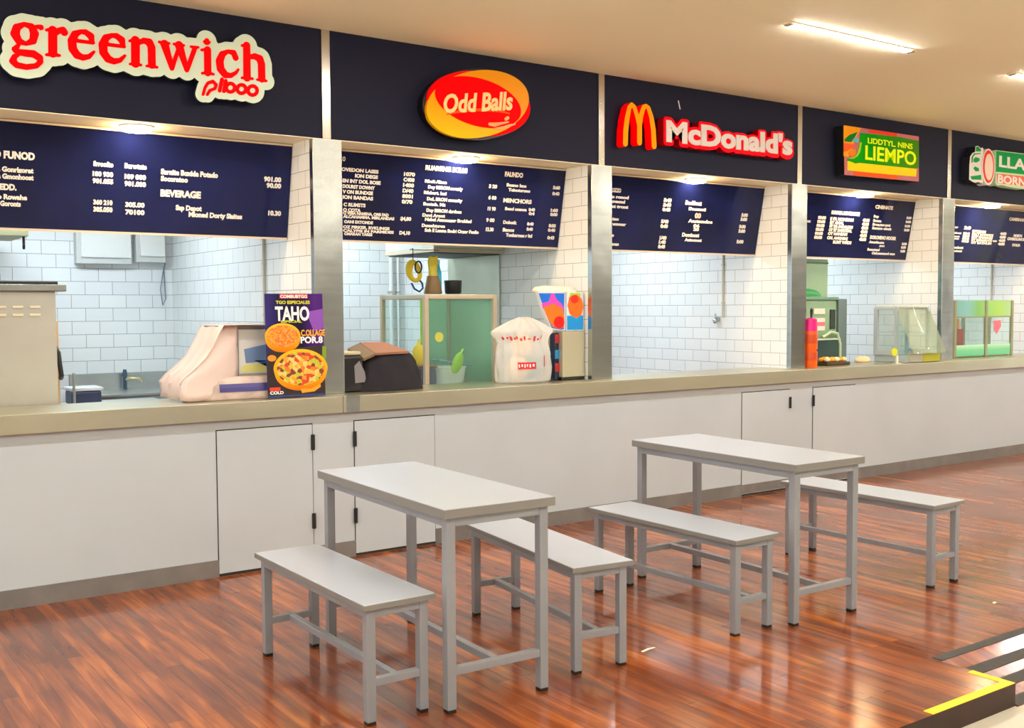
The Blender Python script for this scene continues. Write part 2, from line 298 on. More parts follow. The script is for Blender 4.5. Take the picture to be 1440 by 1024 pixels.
D=json.loads(r'''{"b0":[["D FUNOD",-1.285,0.1882,0.195,0.0399,"h"],["ta Gonrlgorat",-1.285,0.2574,0.189,0.0274],["ea Gmonhoost",-1.284,0.2939,0.189,0.0274],["JEDD.",-1.274,0.352,0.096,0.0331,"h"],["so Rowahe",-1.284,0.4005,0.158,0.0276],["Goronts",-1.257,0.436,0.1,0.0278],["Srrocdto",-0.794,0.1965,0.105,0.0286],["Burwtute",-0.628,0.1962,0.12,0.0291],["180 930",-0.797,0.2503,0.109,0.0268],["901.055",-0.796,0.2887,0.109,0.0269],["109 000",-0.627,0.2546,0.117,0.0273],["901.000",-0.626,0.2936,0.117,0.0274],["360 210",-0.79,0.4044,0.102,0.0271],["385.050",-0.789,0.4432,0.102,0.0272],["305.00",-0.619,0.4093,0.106,0.0276],["70100",-0.618,0.4508,0.106,0.0277],["Sarnite Boxide Potado",-0.428,0.2158,0.33,0.0317],["Socoratoo",-0.427,0.2535,0.154,0.0298],["BEVERAGE",-0.426,0.3394,0.232,0.0399,"h"],["Sap Depot",-0.337,0.4133,0.151,0.0304],["Mloned Dorty Siaites",-0.261,0.4486,0.321,0.0307],["901.00",0.184,0.2163,0.109,0.0294],["90.00",0.202,0.2532,0.093,0.0295],["10.30",0.222,0.4181,0.082,0.0299]],"b1":[["O",0.689,0.0593,0.02,0.0286,"h"],["IOVEDON LASES",0.678,0.1204,0.268,0.023],["ION DEGS",0.783,0.1546,0.162,0.0232],["EN INT DOL BOSE",0.699,0.1898,0.268,0.0231],["DOURST DOWNY",0.702,0.2246,0.227,0.0232],["V ON BUNDGE",0.704,0.2581,0.214,0.0232],["ION BANDAS",0.707,0.2918,0.215,0.0233],["C RUMSTS",0.717,0.3381,0.154,0.0234],["Q COTA",0.716,0.3708,0.124,0.0221],["Q VEBA NAMENA, OMS FAD",0.718,0.3891,0.324,0.0196],["ALCAHAMMA. MIRLANDAS",0.719,0.4113,0.367,0.0196],["OANI EXTOMDE",0.729,0.4437,0.204,0.0196],["OZ PIRKER, RVKLINGS",0.724,0.4768,0.333,0.0197],["CALYPSI IN PARMIDES",0.726,0.4991,0.364,0.0184],["OMARAN TARES",0.735,0.5199,0.2,0.0184],["1070",1.131,0.121,0.083,0.0252],["C400",1.131,0.1564,0.082,0.0253],["1400",1.131,0.1919,0.082,0.0253],["D/40",1.131,0.2275,0.081,0.0254],["8001",1.131,0.2631,0.08,0.0254],["0/70",1.131,0.2988,0.08,0.0255],["$4,80",1.131,0.4092,0.081,0.0243],["D4,10",1.132,0.5018,0.08,0.0245],["RUARSING BOLLS",1.288,0.0715,0.325,0.032,"h"],["Ribolt Altme",1.292,0.1541,0.168,0.0215],["Doy BBROM mouniy",1.319,0.1916,0.272,0.0229],["Rilaburt. Iani",1.291,0.2285,0.175,0.0216],["DoL BROM mounity",1.319,0.2691,0.277,0.023],["Bestob. Mt",1.294,0.3031,0.171,0.0217],["Doy BBROM dardoos",1.322,0.3441,0.275,0.0231],["Dovt Aront",1.294,0.3769,0.175,0.0218],["Nabel Amonager Brolded",1.316,0.4047,0.368,0.0232],["Demnhturon",1.296,0.4453,0.18,0.0219],["Soh E Lanma Bodri Orger Fenlio",1.321,0.476,0.43,0.0233],["3 20",1.8,0.1584,0.067,0.0252],["6 00",1.804,0.2359,0.066,0.0253],["11 90",1.807,0.3109,0.066,0.0254],["9 00",1.803,0.3894,0.069,0.0255],["12.30",1.808,0.4536,0.064,0.0257],["FAUNDO",1.922,0.0717,0.154,0.0337,"h"],["Besno kos",1.945,0.139,0.169,0.0226],["Teinoturono",1.964,0.1714,0.188,0.0227],["MENCHORS",1.93,0.2491,0.243,0.0298,"h"],["Bosol onanoa",1.951,0.3025,0.186,0.0228],["0:40",2.154,0.2999,0.055,0.0232],["0:4",2.158,0.3275,0.051,0.0232],["Dobotk",1.947,0.3977,0.117,0.0244],["8:40",2.153,0.4009,0.057,0.0233],["Banos",1.949,0.4512,0.098,0.0259],["0:40",2.153,0.4376,0.055,0.0234],["Tonbarmae r ltd",1.98,0.4863,0.228,0.0246],["5:60",2.348,0.1341,0.064,0.0248],["0:40",2.348,0.1768,0.064,0.0248],["1:60",2.349,0.2949,0.065,0.0235],["0:00",2.349,0.3246,0.065,0.0236],["8:00",2.346,0.4065,0.064,0.0252],["0:40",2.343,0.4379,0.066,0.0237],["0:43",2.345,0.4932,0.062,0.0253]],"b2":[["OZZO",2.9,0.122,0.087,0.0309],["o ronod",2.901,0.1671,0.17,0.0244],["ovsond",2.907,0.2013,0.132,0.0245],["at tront",2.912,0.2382,0.165,0.0246],["tao",2.932,0.3309,0.066,0.0247],["wnvonr",2.938,0.3689,0.138,0.0248],["o",2.945,0.4529,0.024,0.0233],["onas",2.956,0.5197,0.072,0.0251],["5:40",3.43,0.1661,0.082,0.0288],["5:40",3.43,0.202,0.084,0.0288],["0:40",3.429,0.238,0.083,0.0289],["5/40",3.43,0.3308,0.078,0.029],["0:40",3.43,0.367,0.077,0.0291],["1/40",3.437,0.4585,0.072,0.0293],["1:40",3.434,0.4915,0.072,0.0293],["0:40",3.432,0.5272,0.074,0.0294],["Bodilont",3.664,0.1754,0.178,0.0327,"h"],["Doonuoti",3.708,0.2176,0.189,0.026],["00",3.784,0.2763,0.067,0.0419,"r"],["Anstomdoe",3.72,0.3134,0.27,0.0279],["06",3.782,0.3514,0.069,0.028],["20",3.787,0.3777,0.063,0.0246],["Dominost",3.673,0.4269,0.188,0.0315,"h"],["Autocnoat",3.708,0.4628,0.189,0.0246],["5:00",4.312,0.241,0.077,0.0289],["5:00",4.309,0.2758,0.078,0.0289],["5:00",4.305,0.3362,0.077,0.029],["5:00",4.305,0.3729,0.079,0.0291],["5:00",4.3,0.4612,0.081,0.0292]],"b3":[["oz",5.126,0.2524,0.061,0.0244],["SUMABA MDARNATIE",5.445,0.1671,0.396,0.0329,"h"],["E FR MONRMM",5.443,0.2215,0.323,0.0289],["EJT ANIAL",5.445,0.2542,0.194,0.0276],["BT DE AMDALSUN",5.448,0.2862,0.323,0.0277],["OT BT DAMOTSAL",5.445,0.3192,0.324,0.0277],["OT HANSAM",5.442,0.3515,0.267,0.0277],["OM. ANGABAJ",5.44,0.3894,0.284,0.0278],["BUMT WMDS",5.531,0.4252,0.257,0.028],["CINBNATE",6.049,0.0886,0.262,0.034,"h"],["Bop",6.047,0.1708,0.076,0.0256],["Bosna",6.05,0.2096,0.122,0.0257],["Brog,tor.not",6.05,0.2444,0.269,0.0257],["Sumano olouis",6.053,0.2776,0.288,0.0258],["DOROMENO MOOBR",6.045,0.3664,0.392,0.0331,"h"],["Amunbn.goa",6.041,0.4058,0.226,0.0245],["gon",6.202,0.4354,0.078,0.0219],["Bonsotond",6.036,0.4752,0.18,0.0246],["Onl.seamaod mns",6.109,0.5077,0.35,0.0248],["00:00",5.275,0.2177,0.107,0.0286],["40:00",5.897,0.2147,0.1,0.0297],["00:00",5.273,0.2523,0.107,0.0287],["40:00",5.896,0.2495,0.1,0.0298],["00:00",5.271,0.287,0.107,0.0287],["40:00",5.895,0.2844,0.1,0.0298],["00:00",5.268,0.3216,0.107,0.0288],["40:00",5.894,0.3193,0.1,0.0299],["00:00",5.266,0.3563,0.107,0.0288],["40:00",5.893,0.3542,0.1,0.0299],["00:00",5.264,0.3911,0.107,0.0289],["40:00",5.892,0.3892,0.101,0.03],["0:00",6.543,0.1634,0.078,0.0249],["0:00",6.54,0.2007,0.083,0.025],["0:00",6.537,0.241,0.086,0.025],["0:00",6.537,0.2783,0.084,0.0251],["0:00",6.54,0.4098,0.077,0.0253],["0:00",6.537,0.4429,0.076,0.0253],["0:00",6.537,0.479,0.074,0.0254]],"b4":[["w",7.345,0.2174,0.062,0.0231],["oleoat",7.356,0.2717,0.122,0.0206],["voat",7.367,0.3059,0.091,0.0194],["oen",7.374,0.3272,0.08,0.0194],["moloont",7.402,0.4182,0.156,0.0273],["adontt",7.412,0.4502,0.135,0.0209],["2:0",7.511,0.222,0.116,0.0337],["CAMIBINAS",8.291,0.1011,0.281,0.0335,"h"],["NOBTH",8.431,0.266,0.162,0.0286],["CAVERDLUNATR",8.324,0.3026,0.341,0.0299],["DOLSA",8.44,0.364,0.156,0.0288],["oo",8.062,0.3296,0.075,0.0228],["BTOBAN",7.665,0.2492,0.239,0.0288],["MALT BOTANDE",7.668,0.2776,0.384,0.0249],["BOT DNAMARS",7.671,0.3054,0.379,0.025],["DT BANABUTD",7.675,0.3332,0.373,0.025],["OT BATNUM",7.678,0.3611,0.367,0.025],["00:0",7.51,0.2727,0.116,0.0234],["4:00",8.172,0.2544,0.117,0.0296],["00:0",7.511,0.299,0.118,0.0234],["4:00",8.171,0.2899,0.119,0.0296],["00:0",7.511,0.3253,0.12,0.0235],["4:00",8.169,0.3255,0.122,0.0297],["00:0",7.511,0.3517,0.123,0.0235],["4:00",8.168,0.361,0.124,0.0298]],"g_main":[[[-1.1998,2.8631,0.0096],[-1.2338,2.8415,0.0169],[-1.2422,2.8095,0.0201],[-1.2266,2.7784,0.0159],[-1.1934,2.7688,0.0085],[-1.1615,2.7875,0.016],[-1.1537,2.8244,0.0192],[-1.1664,2.8561,0.0149],[-1.1998,2.8631,0.0096]],[[-1.1597,2.8523,0.0085],[-1.1346,2.8607,0.0086],[-1.1243,2.8584,0.0129]],[[-1.2262,2.7605,0.0074],[-1.2446,2.7357,0.0138],[-1.2348,2.7242,0.0127],[-1.1969,2.7235,0.016],[-1.1609,2.7244,0.0171],[-1.1342,2.7097,0.0161],[-1.1292,2.6911,0.0118],[-1.1489,2.6684,0.0118],[-1.1942,2.6565,0.0128],[-1.2387,2.6605,0.0138],[-1.2551,2.6774,0.0159],[-1.2478,2.6996,0.0116],[-1.2285,2.7107,0.0064]],[[-1.0687,2.8525,0.0199],[-1.0717,2.7395,0.02]],[[-1.0977,2.8493,0.0059],[-1.0615,2.8622,0.0075]],[[-1.1009,2.7285,0.0059],[-1.0695,2.7335,0.0086],[-1.0409,2.7324,0.006]],[[-1.0539,2.8363,0.0086],[-1.0386,2.8554,0.013],[-1.02,2.8605,0.0152],[-1.0147,2.8496,0.0163]],[[-0.9697,2.8165,0.0082],[-0.8772,2.8171,0.0077]],[[-0.8818,2.8213,0.0099],[-0.8883,2.849,0.0165],[-0.9118,2.8653,0.0132],[-0.9355,2.8649,0.0098],[-0.9642,2.8481,0.0164],[-0.9792,2.8128,0.0196],[-0.9769,2.774,0.0196],[-0.9574,2.7463,0.0186],[-0.9293,2.7363,0.0142],[-0.9005,2.7449,0.011],[-0.8749,2.772,0.0061]],[[-0.8202,2.8185,0.0083],[-0.7246,2.819,0.0078]],[[-0.7295,2.8234,0.0101],[-0.7362,2.8515,0.0168],[-0.7604,2.8681,0.0134],[-0.7849,2.8676,0.01],[-0.8146,2.8505,0.0166],[-0.83,2.8146,0.0199],[-0.8276,2.7753,0.0199],[-0.8074,2.7471,0.0189],[-0.7783,2.7369,0.0145],[-0.7486,2.7457,0.0112],[-0.7223,2.7732,0.0062]],[[-0.6664,2.8592,0.0208],[-0.6692,2.7403,0.0208]],[[-0.695,2.8522,0.0062],[-0.6638,2.8646,0.0079]],[[-0.6968,2.7342,0.0056],[-0.6416,2.7356,0.0056]],[[-0.6516,2.8471,0.0101],[-0.6235,2.8641,0.0136],[-0.5958,2.8588,0.0187],[-0.5846,2.8339,0.0187],[-0.5847,2.7433,0.0187]],[[-0.6113,2.7349,0.0057],[-0.5577,2.7345,0.0057]],[[-0.5445,2.8675,0.0057],[-0.4928,2.8669,0.0057]],[[-0.5163,2.8606,0.0206],[-0.48,2.7385,0.0109]],[[-0.4784,2.7413,0.0098],[-0.4426,2.849,0.0086]],[[-0.4396,2.8649,0.0207],[-0.4012,2.7394,0.011]],[[-0.4668,2.8674,0.0057],[-0.4143,2.8673,0.0058]],[[-0.3984,2.7434,0.0104],[-0.3561,2.8581,0.0116]],[[-0.3756,2.8658,0.0058],[-0.3372,2.8674,0.0058]],[[-0.2889,2.9101,0.0117],[-0.2889,2.9075,0.0199]],[[-0.2861,2.8607,0.0181],[-0.287,2.7399,0.0182]],[[-0.3186,2.8563,0.0058],[-0.2833,2.8668,0.007]],[[-0.3174,2.7335,0.0058],[-0.287,2.7399,0.0082],[-0.2561,2.7347,0.0059]],[[-0.1297,2.839,0.0149],[-0.1404,2.8653,0.0142],[-0.1737,2.8678,0.0095],[-0.2044,2.8484,0.0165],[-0.22,2.8104,0.02],[-0.2154,2.7687,0.02],[-0.1901,2.74,0.0177],[-0.1596,2.7394,0.0119],[-0.1313,2.7578,0.0089],[-0.1158,2.7773,0.0054]],[[-0.0653,2.9149,0.0185],[-0.0669,2.7387,0.0198]],[[-0.0919,2.9108,0.006],[-0.0606,2.9231,0.0072]],[[-0.0953,2.7354,0.006],[-0.0357,2.7371,0.006]],[[-0.0506,2.8536,0.0108],[-0.0191,2.862,0.0156],[0.0094,2.8522,0.0193],[0.0186,2.8247,0.0193],[0.0189,2.7436,0.0193]],[[-0.0071,2.7361,0.006],[0.0447,2.7347,0.0061]]],"g_small":[[[-0.3155,2.6199,0.007],[-0.3038,2.658,0.0076],[-0.287,2.6852,0.0082],[-0.2596,2.6963,0.0094],[-0.2413,2.681,0.0082],[-0.2494,2.6589,0.0082],[-0.277,2.6468,0.0082],[-0.2921,2.6225,0.0076]],[[-0.2088,2.7139,0.01],[-0.2233,2.6502,0.0094]],[[-0.1868,2.7096,0.0089],[-0.199,2.6508,0.0095]],[[-0.1374,2.677,0.0095],[-0.1409,2.6648,0.0095],[-0.1501,2.6552,0.0095],[-0.1624,2.6507,0.0095],[-0.1746,2.6525,0.0095],[-0.1834,2.66,0.0095],[-0.1864,2.6714,0.0095],[-0.1829,2.6835,0.0095],[-0.1738,2.6931,0.0095],[-0.1615,2.6977,0.0095],[-0.1493,2.6959,0.0095],[-0.1404,2.6884,0.0095],[-0.1374,2.677,0.0095]],[[-0.0744,2.6766,0.0096],[-0.0779,2.6644,0.0096],[-0.0872,2.6547,0.0096],[-0.0997,2.6502,0.0096],[-0.1121,2.652,0.0095],[-0.121,2.6596,0.0095],[-0.124,2.671,0.0095],[-0.1205,2.6832,0.0095],[-0.1113,2.6929,0.0095],[-0.0988,2.6974,0.0095],[-0.0864,2.6957,0.0096],[-0.0775,2.6881,0.0096],[-0.0744,2.6766,0.0096]],[[-0.0088,2.6759,0.0096],[-0.0127,2.6628,0.0096],[-0.0227,2.6524,0.0096],[-0.0363,2.6475,0.0096],[-0.0496,2.6494,0.0096],[-0.0592,2.6576,0.0096],[-0.0626,2.6699,0.0096],[-0.0588,2.683,0.0096],[-0.0488,2.6934,0.0096],[-0.0353,2.6983,0.0096],[-0.0219,2.6965,0.0096],[-0.0122,2.6883,0.0096],[-0.0088,2.6759,0.0096]]],"arch":[[[2.6919,2.6133,0.0224],[2.6951,2.6976,0.0224],[2.7079,2.7851,0.0213],[2.7291,2.8639,0.0181],[2.7517,2.8893,0.0144],[2.7756,2.8726,0.0177],[2.8017,2.8135,0.0193],[2.8246,2.7529,0.0226],[2.8248,2.6328,0.0226]],[[2.8246,2.7529,0.0226],[2.8409,2.8247,0.0205],[2.8625,2.8787,0.0178],[2.8849,2.8936,0.014],[2.91,2.8792,0.0179],[2.938,2.8172,0.0206],[2.9569,2.7311,0.0223],[2.9652,2.6182,0.0229]]],"mcd":["McDonald's",3.0805,2.6648,1.3672,0.1574,0.0067],"odd":["Odd Balls",1.1987,2.6701,0.5312,0.1028,0.1403],"odd_y":[[1.407,2.9539],[1.3697,2.943],[1.3335,2.9303],[1.2986,2.9161],[1.2653,2.9003],[1.2339,2.8833],[1.2046,2.8651],[1.1778,2.846],[1.1537,2.826],[1.1324,2.8055],[1.1141,2.7845],[1.099,2.7632],[1.0872,2.742],[1.0788,2.7208],[1.0738,2.7],[1.0723,2.6797],[1.0744,2.66],[1.0799,2.6412],[1.0889,2.6234],[1.1012,2.6068],[1.1169,2.5915],[1.1357,2.5777],[1.1575,2.5654],[1.1822,2.5549],[1.2095,2.5462],[1.2392,2.5394],[1.271,2.5346],[1.3048,2.5319],[1.3401,2.5313],[1.3766,2.5327],[1.4141,2.5363],[1.4522,2.5421],[1.4904,2.5499],[1.5285,2.5597],[1.5661,2.5714],[1.6027,2.585],[1.6381,2.6004],[1.6718,2.6173],[1.7034,2.6356],[1.7327,2.6552],[1.7593,2.6758],[1.783,2.6973],[1.8034,2.7194],[1.8203,2.7419],[1.8335,2.7646],[1.843,2.7872],[1.8485,2.8094],[1.8501,2.8311],[1.8476,2.852],[1.8412,2.8719],[1.8309,2.8906],[1.8168,2.9079],[1.7991,2.9236],[1.778,2.9376],[1.7538,2.9496],[1.7266,2.9597],[1.6968,2.9677],[1.6648,2.9736],[1.6308,2.9773],[1.5953,2.9787],[1.5586,2.978],[1.521,2.9751],[1.4829,2.97],[1.4448,2.963]],"odd_r":[[1.5023,2.9614],[1.4641,2.9608],[1.4262,2.9584],[1.3888,2.954],[1.3524,2.9479],[1.3172,2.9399],[1.2835,2.9303],[1.2518,2.9191],[1.2222,2.9065],[1.1949,2.8925],[1.1703,2.8773],[1.1485,2.8611],[1.1297,2.844],[1.114,2.8261],[1.1017,2.8076],[1.0926,2.7887],[1.0871,2.7695],[1.085,2.7503],[1.0864,2.7311],[1.0914,2.7121],[1.0998,2.6936],[1.1115,2.6756],[1.1266,2.6583],[1.1449,2.642],[1.1662,2.6266],[1.1904,2.6125],[1.2173,2.5996],[1.2466,2.5882],[1.2781,2.5784],[1.3115,2.5702],[1.3466,2.5637],[1.383,2.5591],[1.4203,2.5564],[1.4584,2.5556],[1.4966,2.5567],[1.5348,2.5598],[1.5725,2.5649],[1.6094,2.5719],[1.6451,2.5808],[1.6791,2.5914],[1.7112,2.6038],[1.7409,2.6177],[1.7681,2.6331],[1.7923,2.6499],[1.8133,2.6677],[1.8308,2.6865],[1.8448,2.7061],[1.8549,2.7262],[1.8611,2.7467],[1.8634,2.7673],[1.8616,2.7877],[1.8559,2.8079],[1.8462,2.8276],[1.8327,2.8465],[1.8156,2.8645],[1.7951,2.8814],[1.7713,2.897],[1.7446,2.9112],[1.7152,2.9238],[1.6835,2.9347],[1.6498,2.9439],[1.6145,2.9512],[1.5778,2.9565],[1.5403,2.9599]],"odd_i":[[1.5041,2.9117],[1.4722,2.9154],[1.4403,2.9176],[1.4086,2.9183],[1.3775,2.9175],[1.3473,2.9153],[1.3182,2.9117],[1.2905,2.9067],[1.2644,2.9003],[1.2402,2.8928],[1.218,2.884],[1.1981,2.8742],[1.1807,2.8634],[1.1658,2.8517],[1.1536,2.8391],[1.1442,2.826],[1.1377,2.8122],[1.1341,2.7981],[1.1335,2.7836],[1.1358,2.769],[1.1411,2.7543],[1.1493,2.7396],[1.1603,2.7252],[1.1741,2.7112],[1.1905,2.6976],[1.2094,2.6846],[1.2307,2.6723],[1.2541,2.6608],[1.2795,2.6503],[1.3066,2.6408],[1.3352,2.6325],[1.3651,2.6254],[1.396,2.6196],[1.4275,2.6151],[1.4594,2.6121],[1.4915,2.6106],[1.5232,2.6105],[1.5545,2.612],[1.5849,2.6149],[1.6141,2.6193],[1.6418,2.6252],[1.6678,2.6325],[1.6917,2.6411],[1.7134,2.651],[1.7325,2.662],[1.7489,2.6741],[1.7623,2.6871],[1.7727,2.7009],[1.7799,2.7153],[1.7838,2.7303],[1.7845,2.7456],[1.7818,2.7611],[1.7758,2.7766],[1.7666,2.792],[1.7543,2.8071],[1.739,2.8217],[1.721,2.8358],[1.7003,2.8491],[1.6772,2.8615],[1.6521,2.8729],[1.625,2.8832],[1.5964,2.8923],[1.5665,2.9002],[1.5356,2.9067]],"odd_k":[[1.4498,2.5289],[1.4899,2.5335],[1.53,2.5402],[1.5695,2.5491],[1.6082,2.56],[1.6455,2.5729],[1.6812,2.5876],[1.7148,2.6041],[1.746,2.6221],[1.7744,2.6416],[1.7998,2.6622],[1.8217,2.6838],[1.8401,2.7062],[1.8546,2.7292],[1.8651,2.7524],[1.8715,2.7757],[1.8738,2.7987],[1.8718,2.8213],[1.8656,2.8432],[1.8553,2.8642],[1.8411,2.8841],[1.823,2.9026],[1.8013,2.9196],[1.7762,2.9348],[1.7481,2.9483],[1.7171,2.9597],[1.6838,2.9691],[1.6484,2.9763],[1.6112,2.9813],[1.5728,2.984],[1.5334,2.9845],[1.4936,2.9828],[1.4535,2.979],[1.4138,2.9729],[1.3747,2.9649],[1.3365,2.9549],[1.2997,2.943],[1.2645,2.9294],[1.2314,2.9143],[1.2004,2.8977],[1.172,2.8799],[1.1463,2.8609],[1.1236,2.8411],[1.104,2.8205],[1.0878,2.7993],[1.0749,2.7778],[1.0656,2.7561],[1.0599,2.7344],[1.0578,2.7129],[1.0594,2.6917],[1.0646,2.6712],[1.0735,2.6513],[1.0859,2.6324],[1.1018,2.6146],[1.121,2.598],[1.1434,2.5828],[1.1688,2.5692],[1.197,2.5573],[1.2277,2.5471],[1.2608,2.5389],[1.2958,2.5326],[1.3326,2.5285],[1.3707,2.5264],[1.4099,2.5266]],"odd_s":[[[1.2169,2.6642,0.0034],[1.2723,2.6827,0.0069],[1.3595,2.7035,0.0081],[1.4479,2.7161,0.0082],[1.5441,2.7244,0.0082],[1.6287,2.7255,0.0071],[1.6912,2.7169,0.0036]]],"odd_h":[[[1.537,2.6353,0.0106],[1.5758,2.6352,0.013],[1.6314,2.6496,0.0071],[1.6809,2.6623,0.0048]],[[1.6612,2.6791,0.0107],[1.6778,2.6888,0.0107]],[[1.5756,2.6097,0.0047],[1.6411,2.6238,0.0083],[1.7074,2.646,0.0072],[1.7374,2.6542,0.003]]],"lp":{"panel":[[5.0796,2.9609],[6.1233,2.9611],[6.1332,2.5655],[5.0951,2.5548]],"orange":[[5.0796,2.9609],[5.3084,2.961],[5.2499,2.8854],[5.1429,2.7065],[5.0824,2.7082]],"red_top":[[5.4124,2.9577],[5.8056,2.9591],[5.8017,2.9295],[5.4129,2.932]],"red_low":[[5.2169,2.5924],[5.8276,2.5987],[5.8284,2.5644],[5.2175,2.5604]],"green":[[5.2964,2.9188],[5.843,2.932],[6.1205,2.9215],[6.1226,2.6834],[6.0733,2.676],[5.577,2.6692],[5.2882,2.6685],[5.2285,2.6572],[5.1351,2.6715],[5.1263,2.6894],[5.2191,2.7044],[5.2779,2.7597]],"yellow":[[5.1308,2.6728],[5.1858,2.6673],[5.2371,2.6562],[5.2968,2.6676],[5.577,2.6702],[6.0942,2.6741],[6.0864,2.6059],[5.6681,2.599],[5.1322,2.5955]],"leaf":[[5.09,2.8476],[5.1564,2.8904],[5.262,2.9237],[5.2244,2.8778],[5.1744,2.831],[5.0903,2.8302]],"teal":[[5.1828,2.8317],[5.2414,2.8819],[5.2717,2.8633],[5.2637,2.8306],[5.2252,2.838]],"red_blob":[[5.0822,2.8153],[5.1831,2.8158],[5.2427,2.8102],[5.1837,2.784],[5.1252,2.7528],[5.0817,2.7441]],"orange_blob":[[5.1423,2.7383],[5.1754,2.7728],[5.2263,2.7769],[5.2355,2.7403],[5.202,2.7138],[5.1553,2.7155]],"lime":[[5.2893,2.8408],[5.3151,2.8376],[5.2951,2.7611],[5.2615,2.721],[5.2108,2.6958],[5.1431,2.6907],[5.219,2.7124],[5.261,2.7477]]},"lt1":["LIDDTYL. NINS",5.3956,2.8417,0.6312,0.0483,0.002],"lt2":["LIEMPO",5.3635,2.7047,0.7186,0.1244,0.0015],"lo":{"bag":[[7.015,2.8974],[7.0186,2.9486],[7.0597,2.9578],[7.1176,2.9364],[7.1225,2.9485],[7.1489,2.9419],[7.1541,2.6154],[7.1122,2.6157],[7.0703,2.6218],[7.0292,2.6105],[6.9773,2.6188],[6.9235,2.6344],[6.9235,2.7681],[6.9343,2.8495],[6.9692,2.8811]],"bag_top":[[7.0252,2.9017],[7.027,2.9435],[7.0599,2.9509],[7.1075,2.9269],[7.1081,2.9083]],"bag_edge":[[6.96,2.8458],[6.9949,2.882],[7.1033,2.8946],[7.1036,2.8859],[7.0106,2.8728],[6.9805,2.8473],[6.9719,2.7947],[6.9565,2.7936]],"eye_a":[[6.9864,2.8247],[7.0217,2.8505],[7.0841,2.8437],[7.09,2.8209],[7.0336,2.7993],[6.9922,2.802]],"eye_b":[[6.9889,2.7439],[7.0141,2.7631],[7.0766,2.7502],[7.0827,2.7244],[7.0258,2.7176]],"band":[[6.9451,2.6658],[7.115,2.6917],[7.1269,2.6458],[6.9664,2.6383]],"panel":[[7.3579,2.9413],[8.1755,2.9517],[8.1884,2.6248],[8.0481,2.6225],[7.8877,2.6037],[7.7631,2.6053],[7.5737,2.6089],[7.4966,2.6191],[7.3992,2.6083],[7.3684,2.6289]],"green":[[7.3667,2.9349],[8.1641,2.9434],[8.1716,2.7506],[7.3733,2.7387]],"orange":[[7.3846,2.7217],[8.1725,2.729],[8.1763,2.6333],[7.7284,2.6335],[7.3985,2.6308]]},"lo_ov":[[[7.3418,2.7808],[7.3413,2.7538],[7.3381,2.7273],[7.3323,2.7019],[7.3239,2.6783],[7.3133,2.657],[7.3007,2.6387],[7.2863,2.6236],[7.2706,2.6123],[7.254,2.605],[7.2368,2.6018],[7.2196,2.6029],[7.2026,2.6081],[7.1864,2.6174],[7.1713,2.6304],[7.1578,2.647],[7.146,2.6666],[7.1364,2.6887],[7.1291,2.7129],[7.1242,2.7386],[7.1221,2.765],[7.1226,2.7917],[7.1257,2.8179],[7.1314,2.843],[7.1396,2.8664],[7.15,2.8875],[7.1625,2.9058],[7.1766,2.9209],[7.1921,2.9324],[7.2086,2.94],[7.2257,2.9435],[7.2429,2.9428],[7.2599,2.9379],[7.2762,2.9289],[7.2915,2.9161],[7.3052,2.8997],[7.3172,2.8801],[7.3271,2.8579],[7.3346,2.8335],[7.3395,2.8076]],[[7.3246,2.7825],[7.3242,2.7583],[7.3216,2.7346],[7.3167,2.7118],[7.3097,2.6907],[7.3007,2.6717],[7.2901,2.6552],[7.278,2.6418],[7.2647,2.6317],[7.2507,2.6252],[7.2362,2.6224],[7.2215,2.6233],[7.2072,2.6281],[7.1935,2.6364],[7.1807,2.6482],[7.1691,2.663],[7.1591,2.6807],[7.1509,2.7006],[7.1447,2.7223],[7.1406,2.7454],[7.1387,2.7692],[7.139,2.7931],[7.1417,2.8166],[7.1465,2.8391],[7.1534,2.8601],[7.1622,2.879],[7.1727,2.8954],[7.1846,2.9089],[7.1977,2.9191],[7.2117,2.9258],[7.2261,2.9289],[7.2407,2.9282],[7.2551,2.9237],[7.2689,2.9156],[7.2818,2.904],[7.2935,2.8892],[7.3037,2.8716],[7.312,2.8516],[7.3184,2.8298],[7.3226,2.8065]],[[7.3034,2.7769],[7.3032,2.7573],[7.3012,2.7381],[7.2976,2.7198],[7.2924,2.7027],[7.2857,2.6874],[7.2778,2.6741],[7.2688,2.6633],[7.2588,2.6552],[7.2483,2.6499],[7.2374,2.6477],[7.2265,2.6485],[7.2157,2.6524],[7.2054,2.6592],[7.1957,2.6687],[7.187,2.6808],[7.1795,2.6951],[7.1733,2.7113],[7.1685,2.7289],[7.1654,2.7476],[7.1639,2.7669],[7.1642,2.7863],[7.1661,2.8053],[7.1697,2.8235],[7.1748,2.8405],[7.1814,2.8557],[7.1893,2.869],[7.1982,2.8798],[7.208,2.888],[7.2185,2.8934],[7.2293,2.8958],[7.2403,2.8951],[7.2511,2.8914],[7.2615,2.8847],[7.2712,2.8753],[7.2799,2.8633],[7.2876,2.849],[7.2939,2.8328],[7.2987,2.8151],[7.3019,2.7963]]],"llt":["LLA",7.4146,2.7919,0.4741,0.1093,-0.0694],"lot":["BORN",7.3983,2.6367,0.4937,0.0828,0.0139]}''')

